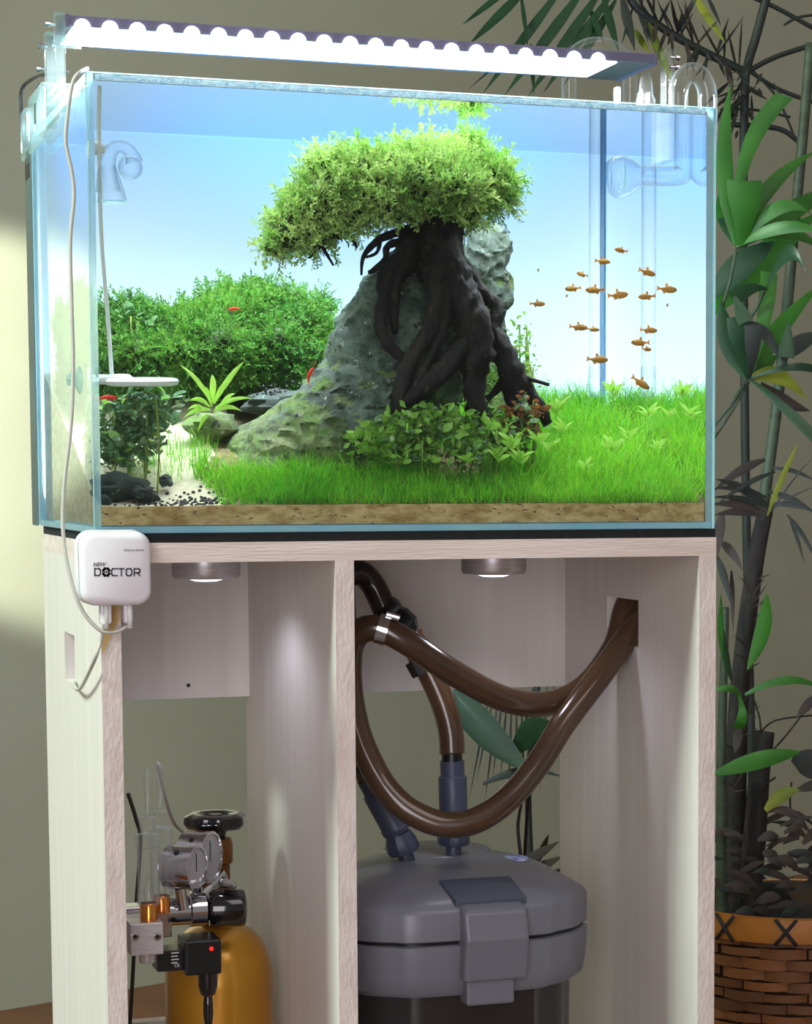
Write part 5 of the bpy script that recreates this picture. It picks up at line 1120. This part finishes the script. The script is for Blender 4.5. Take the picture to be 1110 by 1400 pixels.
# upper fan
N1 = (1007, 335)
for (tx, ty, w, m, bend, sh, Yt) in ((1000, 112, 26, 'palm', (-.010, 0, 0), 'blade', .56), (1073, 130, 27, 'palm', (-.016, 0, .012), 'cut', .55), (1118, 205, 24, 'palm', (-.008, 0, .01), 'blade', .58), (1112, 296, 22, 'palm', (0, -.01, .022), 'blade', .52), (1128, 322, 20, 'palm', (0, -.01, .012), 'blade', .50),
                                     (1150, 250, 34, 'palm', (0, 0, .002), 'blade', .66), (984, 262, 26, 'palm', (-.004, 0, .004), 'blade', .60), (1135, 350, 24, 'palm', (0, 0, .02), 'blade', .60), (980, 300, 22, 'palm_mid', (0, 0, .01), 'blade', .58)):
    lf(palm, N1[0], N1[1], tx, ty, w, m, 0.555, Yt, bend, sh)
lf(palm, 1012, 335, 1018, 247, 52, 'palm', 0.55, 0.53, (0, -.006, 0), 'cut')
lf(palm, 975, 425, 1120, 290, 46, 'palm', 0.63, 0.66, (0, 0, .006)); lf(palm, 972, 405, 1060, 330, 40, 'palm_mid', 0.62, 0.6, (0, 0, .006))
# middle fan
N2 = (1024, 518)
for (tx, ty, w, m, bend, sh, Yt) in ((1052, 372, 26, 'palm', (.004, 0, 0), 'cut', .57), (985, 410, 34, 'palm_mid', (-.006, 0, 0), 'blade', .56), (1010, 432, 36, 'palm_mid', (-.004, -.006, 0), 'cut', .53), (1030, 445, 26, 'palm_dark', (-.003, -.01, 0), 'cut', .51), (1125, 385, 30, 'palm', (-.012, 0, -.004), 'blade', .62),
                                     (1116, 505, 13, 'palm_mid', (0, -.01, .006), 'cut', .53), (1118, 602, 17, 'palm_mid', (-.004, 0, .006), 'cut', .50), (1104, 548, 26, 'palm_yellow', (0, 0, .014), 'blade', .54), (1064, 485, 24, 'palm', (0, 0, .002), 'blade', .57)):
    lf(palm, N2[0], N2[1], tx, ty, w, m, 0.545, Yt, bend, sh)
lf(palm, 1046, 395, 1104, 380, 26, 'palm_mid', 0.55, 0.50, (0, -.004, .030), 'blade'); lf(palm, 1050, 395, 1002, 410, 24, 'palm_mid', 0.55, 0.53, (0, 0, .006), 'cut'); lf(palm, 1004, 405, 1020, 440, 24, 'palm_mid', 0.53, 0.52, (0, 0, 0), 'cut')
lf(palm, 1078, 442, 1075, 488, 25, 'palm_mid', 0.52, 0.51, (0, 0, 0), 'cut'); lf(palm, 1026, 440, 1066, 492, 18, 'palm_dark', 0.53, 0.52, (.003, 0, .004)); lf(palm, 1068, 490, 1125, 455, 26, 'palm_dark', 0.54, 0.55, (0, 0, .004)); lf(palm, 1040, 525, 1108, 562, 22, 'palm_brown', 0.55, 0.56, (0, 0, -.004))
for (x0, y0_, x1, y1_) in ((1007, 338, 985, 430), (1024, 520, 975, 600), (1018, 525, 970, 590), (1046, 395, 1020, 445)):
    MB().tube([at(x0, y0_, .556), at((x0 + x1) / 2 + 2, (y0_ + y1_) / 2, .56), at(x1, y1_, .565)], 0.0018, 8).build('leaf_stalk', M['cane'], palm, smooth=True)
# canes and fibrous stems
def cane(pts, r0, r1, m, n=5):
    P = [at(x, y, Y) for (x, y, Y) in pts]; rr = [r0 + (r1 - r0) * i / (len(P) - 1) for i in range(len(P))]; path, rad = smooth_path(P, n, rr)
    MB().tube(path, rad, 12).build('cane', M[m], palm, smooth=True)
cane([(1108, 60, .70), (1098, 180, .69), (1085, 320, .68), (1076, 420, .67), (1066, 520, .66), (1056, 600, .65), (1042, 700, .64), (1030, 780, .63)], 0.0055, 0.0065, 'cane')
cane([(1048, 690, .625), (1034, 760, .62), (1020, 860, .62), (1010, 960, .62), (1006, 1060, .62), (1004, 1180, .62), (1002, 1262, .60)], 0.008, 0.013, 'fibre')
cane([(1046, 1000, .60), (1038, 1060, .60), (1032, 1140, .60), (1026, 1200, .60), (1024, 1262, .59)], 0.010, 0.014, 'fibre')
cane([(992, 830, .58), (990, 900, .58), (987, 1000, .58), (986, 1120, .58), (986, 1262, .58)], 0.0035, 0.006, 'cane')
for i in range(40):                                   # ragged sheath fibres on the stems
    y = random.uniform(700, 1180); x = 1044 - (y - 700) * 0.10 + random.uniform(-8, 8)
    lf(palm, x, y, x + random.choice((-1, 1)) * random.uniform(8, 22), y - random.uniform(4, 26), 2.5, 'palm_brown', 0.60, 0.59, name='sheath_fibre', seg=3)
# single lower leaves
for (bx_, by2, tx, ty, w, m, bend, sh) in ((1022, 915, 1048, 812, 24, 'palm', (.006, 0, 0), 'oval'), (1018, 950, 1128, 945, 13, 'palm', (0, -.01, .014), 'blade'), (1014, 952, 972, 944, 12, 'palm', (0, -.01, .006), 'blade'), (1010, 950, 1009, 996, 17, 'palm', (0, -.01, 0), 'cut'), (1011, 992, 1005, 1030, 15, 'palm_brown', (0, 0, 0), 'blade'),
                                           (972, 1060, 1094, 1028, 27, 'palm', (0, -.006, .004), 'oval'), (1084, 1034, 1150, 1060, 44, 'palm_dark', (0, 0, 0), 'blade'), (1046, 1108, 1094, 1080, 22, 'palm_yellow', (0, 0, .006), 'blade'), (1090, 1080, 1140, 1065, 16, 'palm_brown', (0, 0, 0), 'blade'), (1050, 1110, 1112, 1145, 14, 'palm_brown', (0, 0, .012), 'blade'),
                                           (1090, 980, 1118, 948, 15, 'palm_brown', (0, 0, 0), 'oval'), (990, 905, 986, 810, 10, 'palm', (-.002, 0, 0), 'blade'), (1000, 930, 990, 860, 10, 'palm_mid', (-.002, 0, 0), 'blade')):
    lf(palm, bx_, by2, tx, ty, w, m, 0.56, 0.55, bend, sh)
for (x0, y0_, x1, y1_, x2, y2) in ((1036, 1005, 1060, 985, 1112, 978), (1052, 1030, 1075, 1005, 1100, 972), (1040, 1080, 1050, 1070, 1060, 1063), (1082, 1120, 1080, 1095, 1082, 1070), (1030, 955, 1038, 980, 1040, 1000)):
    MB().tube(smooth_path([at(x0, y0_, .58), at(x1, y1_, .57), at(x2, y2, .56)], 4), 0.0010, 6).build('leaf_stalk', M['fibre'], palm, smooth=True)
# drooping dry fan
for (bx_, by2, tx, ty, w, m) in ((1050, 690, 978, 655, 14, 'palm_dark'), (1048, 680, 975, 668, 10, 'palm_dark'), (1046, 628, 975, 672, 14, 'palm_brown'), (1046, 700, 972, 690, 14, 'palm_brown'), (1040, 705, 975, 705, 12, 'palm_brown'), (1050, 694, 972, 680, 9, 'palm_dark'), (1055, 640, 1118, 660, 7, 'palm_dark'), (1050, 672, 1118, 705, 10, 'palm_dark'), (1052, 690, 1118, 702, 9, 'palm_dark'),
                                 (1076, 704, 1118, 770, 8, 'palm_dark'), (1080, 712, 1100, 772, 6, 'palm_dark'), (1060, 645, 980, 690, 8, 'palm_dark'), (1049, 705, 1093, 604, 9, 'palm_yellow'), (1055, 700, 1112, 625, 3, 'palm_dark'), (1050, 702, 1118, 665, 3, 'palm_dark'), (988, 700, 978, 770, 16, 'palm_brown'), (985, 740, 1015, 780, 14, 'palm_brown'), (980, 760, 1000, 830, 12, 'palm_dark'), (1000, 780, 1002, 870, 8, 'palm_brown')):
    lf(palm, bx_, by2, tx, ty, w, m, 0.57, 0.55, (0, 0, .004))
# dead leaves heaped at the foot
for i in range(70):
    x = random.uniform(972, 1125); y = random.uniform(1120, 1262); L_ = random.uniform(25, 60); an = random.uniform(-0.9, 0.9) + (PI if random.random() < 0.5 else 0)
    lf(palm, x, y, x + L_ * math.cos(an), y + L_ * 0.7 * math.sin(an), random.uniform(7, 18), random.choice(('palm_dark', 'palm_brown', 'palm_brown')), random.uniform(0.54, 0.64), None, (0, -.004, .004), 'blade', name='dry_leaf', seg=4)

# feathery palm behind, its fronds hanging over the tank and behind the cabinet
fp = thing('feather_palm', at(1046, 700, 0.98), 'tall feathery palm with long narrow dark fronds behind the lamp bar', 'palm')
fp.location.z = FLOOR; ORIG[fp] = Vector(fp.location)
def stalk(pts, r, Y, m='cane', n=6):
    MB().tube(smooth_path([at(x, y, Y) for x, y in pts], n), r, 8).build('stalk', M[m], fp, smooth=True)
YP = 0.92
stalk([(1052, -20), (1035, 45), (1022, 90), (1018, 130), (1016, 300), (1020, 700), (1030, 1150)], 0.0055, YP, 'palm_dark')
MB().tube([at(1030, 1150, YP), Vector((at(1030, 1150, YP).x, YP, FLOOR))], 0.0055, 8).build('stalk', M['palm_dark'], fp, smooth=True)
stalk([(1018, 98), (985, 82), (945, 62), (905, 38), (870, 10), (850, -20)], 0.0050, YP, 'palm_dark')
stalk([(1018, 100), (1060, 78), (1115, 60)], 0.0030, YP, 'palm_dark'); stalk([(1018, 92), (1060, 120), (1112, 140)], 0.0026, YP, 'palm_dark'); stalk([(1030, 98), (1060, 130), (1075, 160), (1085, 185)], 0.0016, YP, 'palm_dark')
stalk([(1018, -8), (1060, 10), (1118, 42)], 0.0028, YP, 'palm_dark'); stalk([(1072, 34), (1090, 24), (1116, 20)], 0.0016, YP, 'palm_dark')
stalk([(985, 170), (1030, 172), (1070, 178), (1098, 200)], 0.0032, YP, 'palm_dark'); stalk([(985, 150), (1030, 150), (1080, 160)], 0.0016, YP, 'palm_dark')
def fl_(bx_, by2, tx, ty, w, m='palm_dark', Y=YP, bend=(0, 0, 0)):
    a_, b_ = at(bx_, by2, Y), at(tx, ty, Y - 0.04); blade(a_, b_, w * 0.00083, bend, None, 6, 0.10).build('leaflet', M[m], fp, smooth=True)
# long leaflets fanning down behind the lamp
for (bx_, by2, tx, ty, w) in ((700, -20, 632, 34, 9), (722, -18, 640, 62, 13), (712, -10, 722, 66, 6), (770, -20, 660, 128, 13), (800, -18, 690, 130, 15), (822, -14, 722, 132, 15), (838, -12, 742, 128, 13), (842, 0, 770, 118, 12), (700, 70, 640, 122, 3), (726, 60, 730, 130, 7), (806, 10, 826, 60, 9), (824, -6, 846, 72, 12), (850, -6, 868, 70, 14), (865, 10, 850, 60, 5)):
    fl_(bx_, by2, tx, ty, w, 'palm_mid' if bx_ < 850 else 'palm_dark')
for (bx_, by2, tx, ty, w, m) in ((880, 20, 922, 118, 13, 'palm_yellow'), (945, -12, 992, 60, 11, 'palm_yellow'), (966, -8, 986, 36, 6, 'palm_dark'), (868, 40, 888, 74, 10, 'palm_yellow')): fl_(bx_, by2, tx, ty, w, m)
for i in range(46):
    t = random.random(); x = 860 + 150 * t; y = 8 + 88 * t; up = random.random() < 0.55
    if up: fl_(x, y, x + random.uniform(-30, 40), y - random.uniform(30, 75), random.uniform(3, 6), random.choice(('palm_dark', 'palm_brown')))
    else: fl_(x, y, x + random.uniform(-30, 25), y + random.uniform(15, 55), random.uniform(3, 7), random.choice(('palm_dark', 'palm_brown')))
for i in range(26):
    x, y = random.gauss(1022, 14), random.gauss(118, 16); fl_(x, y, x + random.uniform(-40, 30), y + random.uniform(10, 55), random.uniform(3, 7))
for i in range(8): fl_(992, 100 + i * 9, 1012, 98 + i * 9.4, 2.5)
# leaves seen through the open back of the cabinet
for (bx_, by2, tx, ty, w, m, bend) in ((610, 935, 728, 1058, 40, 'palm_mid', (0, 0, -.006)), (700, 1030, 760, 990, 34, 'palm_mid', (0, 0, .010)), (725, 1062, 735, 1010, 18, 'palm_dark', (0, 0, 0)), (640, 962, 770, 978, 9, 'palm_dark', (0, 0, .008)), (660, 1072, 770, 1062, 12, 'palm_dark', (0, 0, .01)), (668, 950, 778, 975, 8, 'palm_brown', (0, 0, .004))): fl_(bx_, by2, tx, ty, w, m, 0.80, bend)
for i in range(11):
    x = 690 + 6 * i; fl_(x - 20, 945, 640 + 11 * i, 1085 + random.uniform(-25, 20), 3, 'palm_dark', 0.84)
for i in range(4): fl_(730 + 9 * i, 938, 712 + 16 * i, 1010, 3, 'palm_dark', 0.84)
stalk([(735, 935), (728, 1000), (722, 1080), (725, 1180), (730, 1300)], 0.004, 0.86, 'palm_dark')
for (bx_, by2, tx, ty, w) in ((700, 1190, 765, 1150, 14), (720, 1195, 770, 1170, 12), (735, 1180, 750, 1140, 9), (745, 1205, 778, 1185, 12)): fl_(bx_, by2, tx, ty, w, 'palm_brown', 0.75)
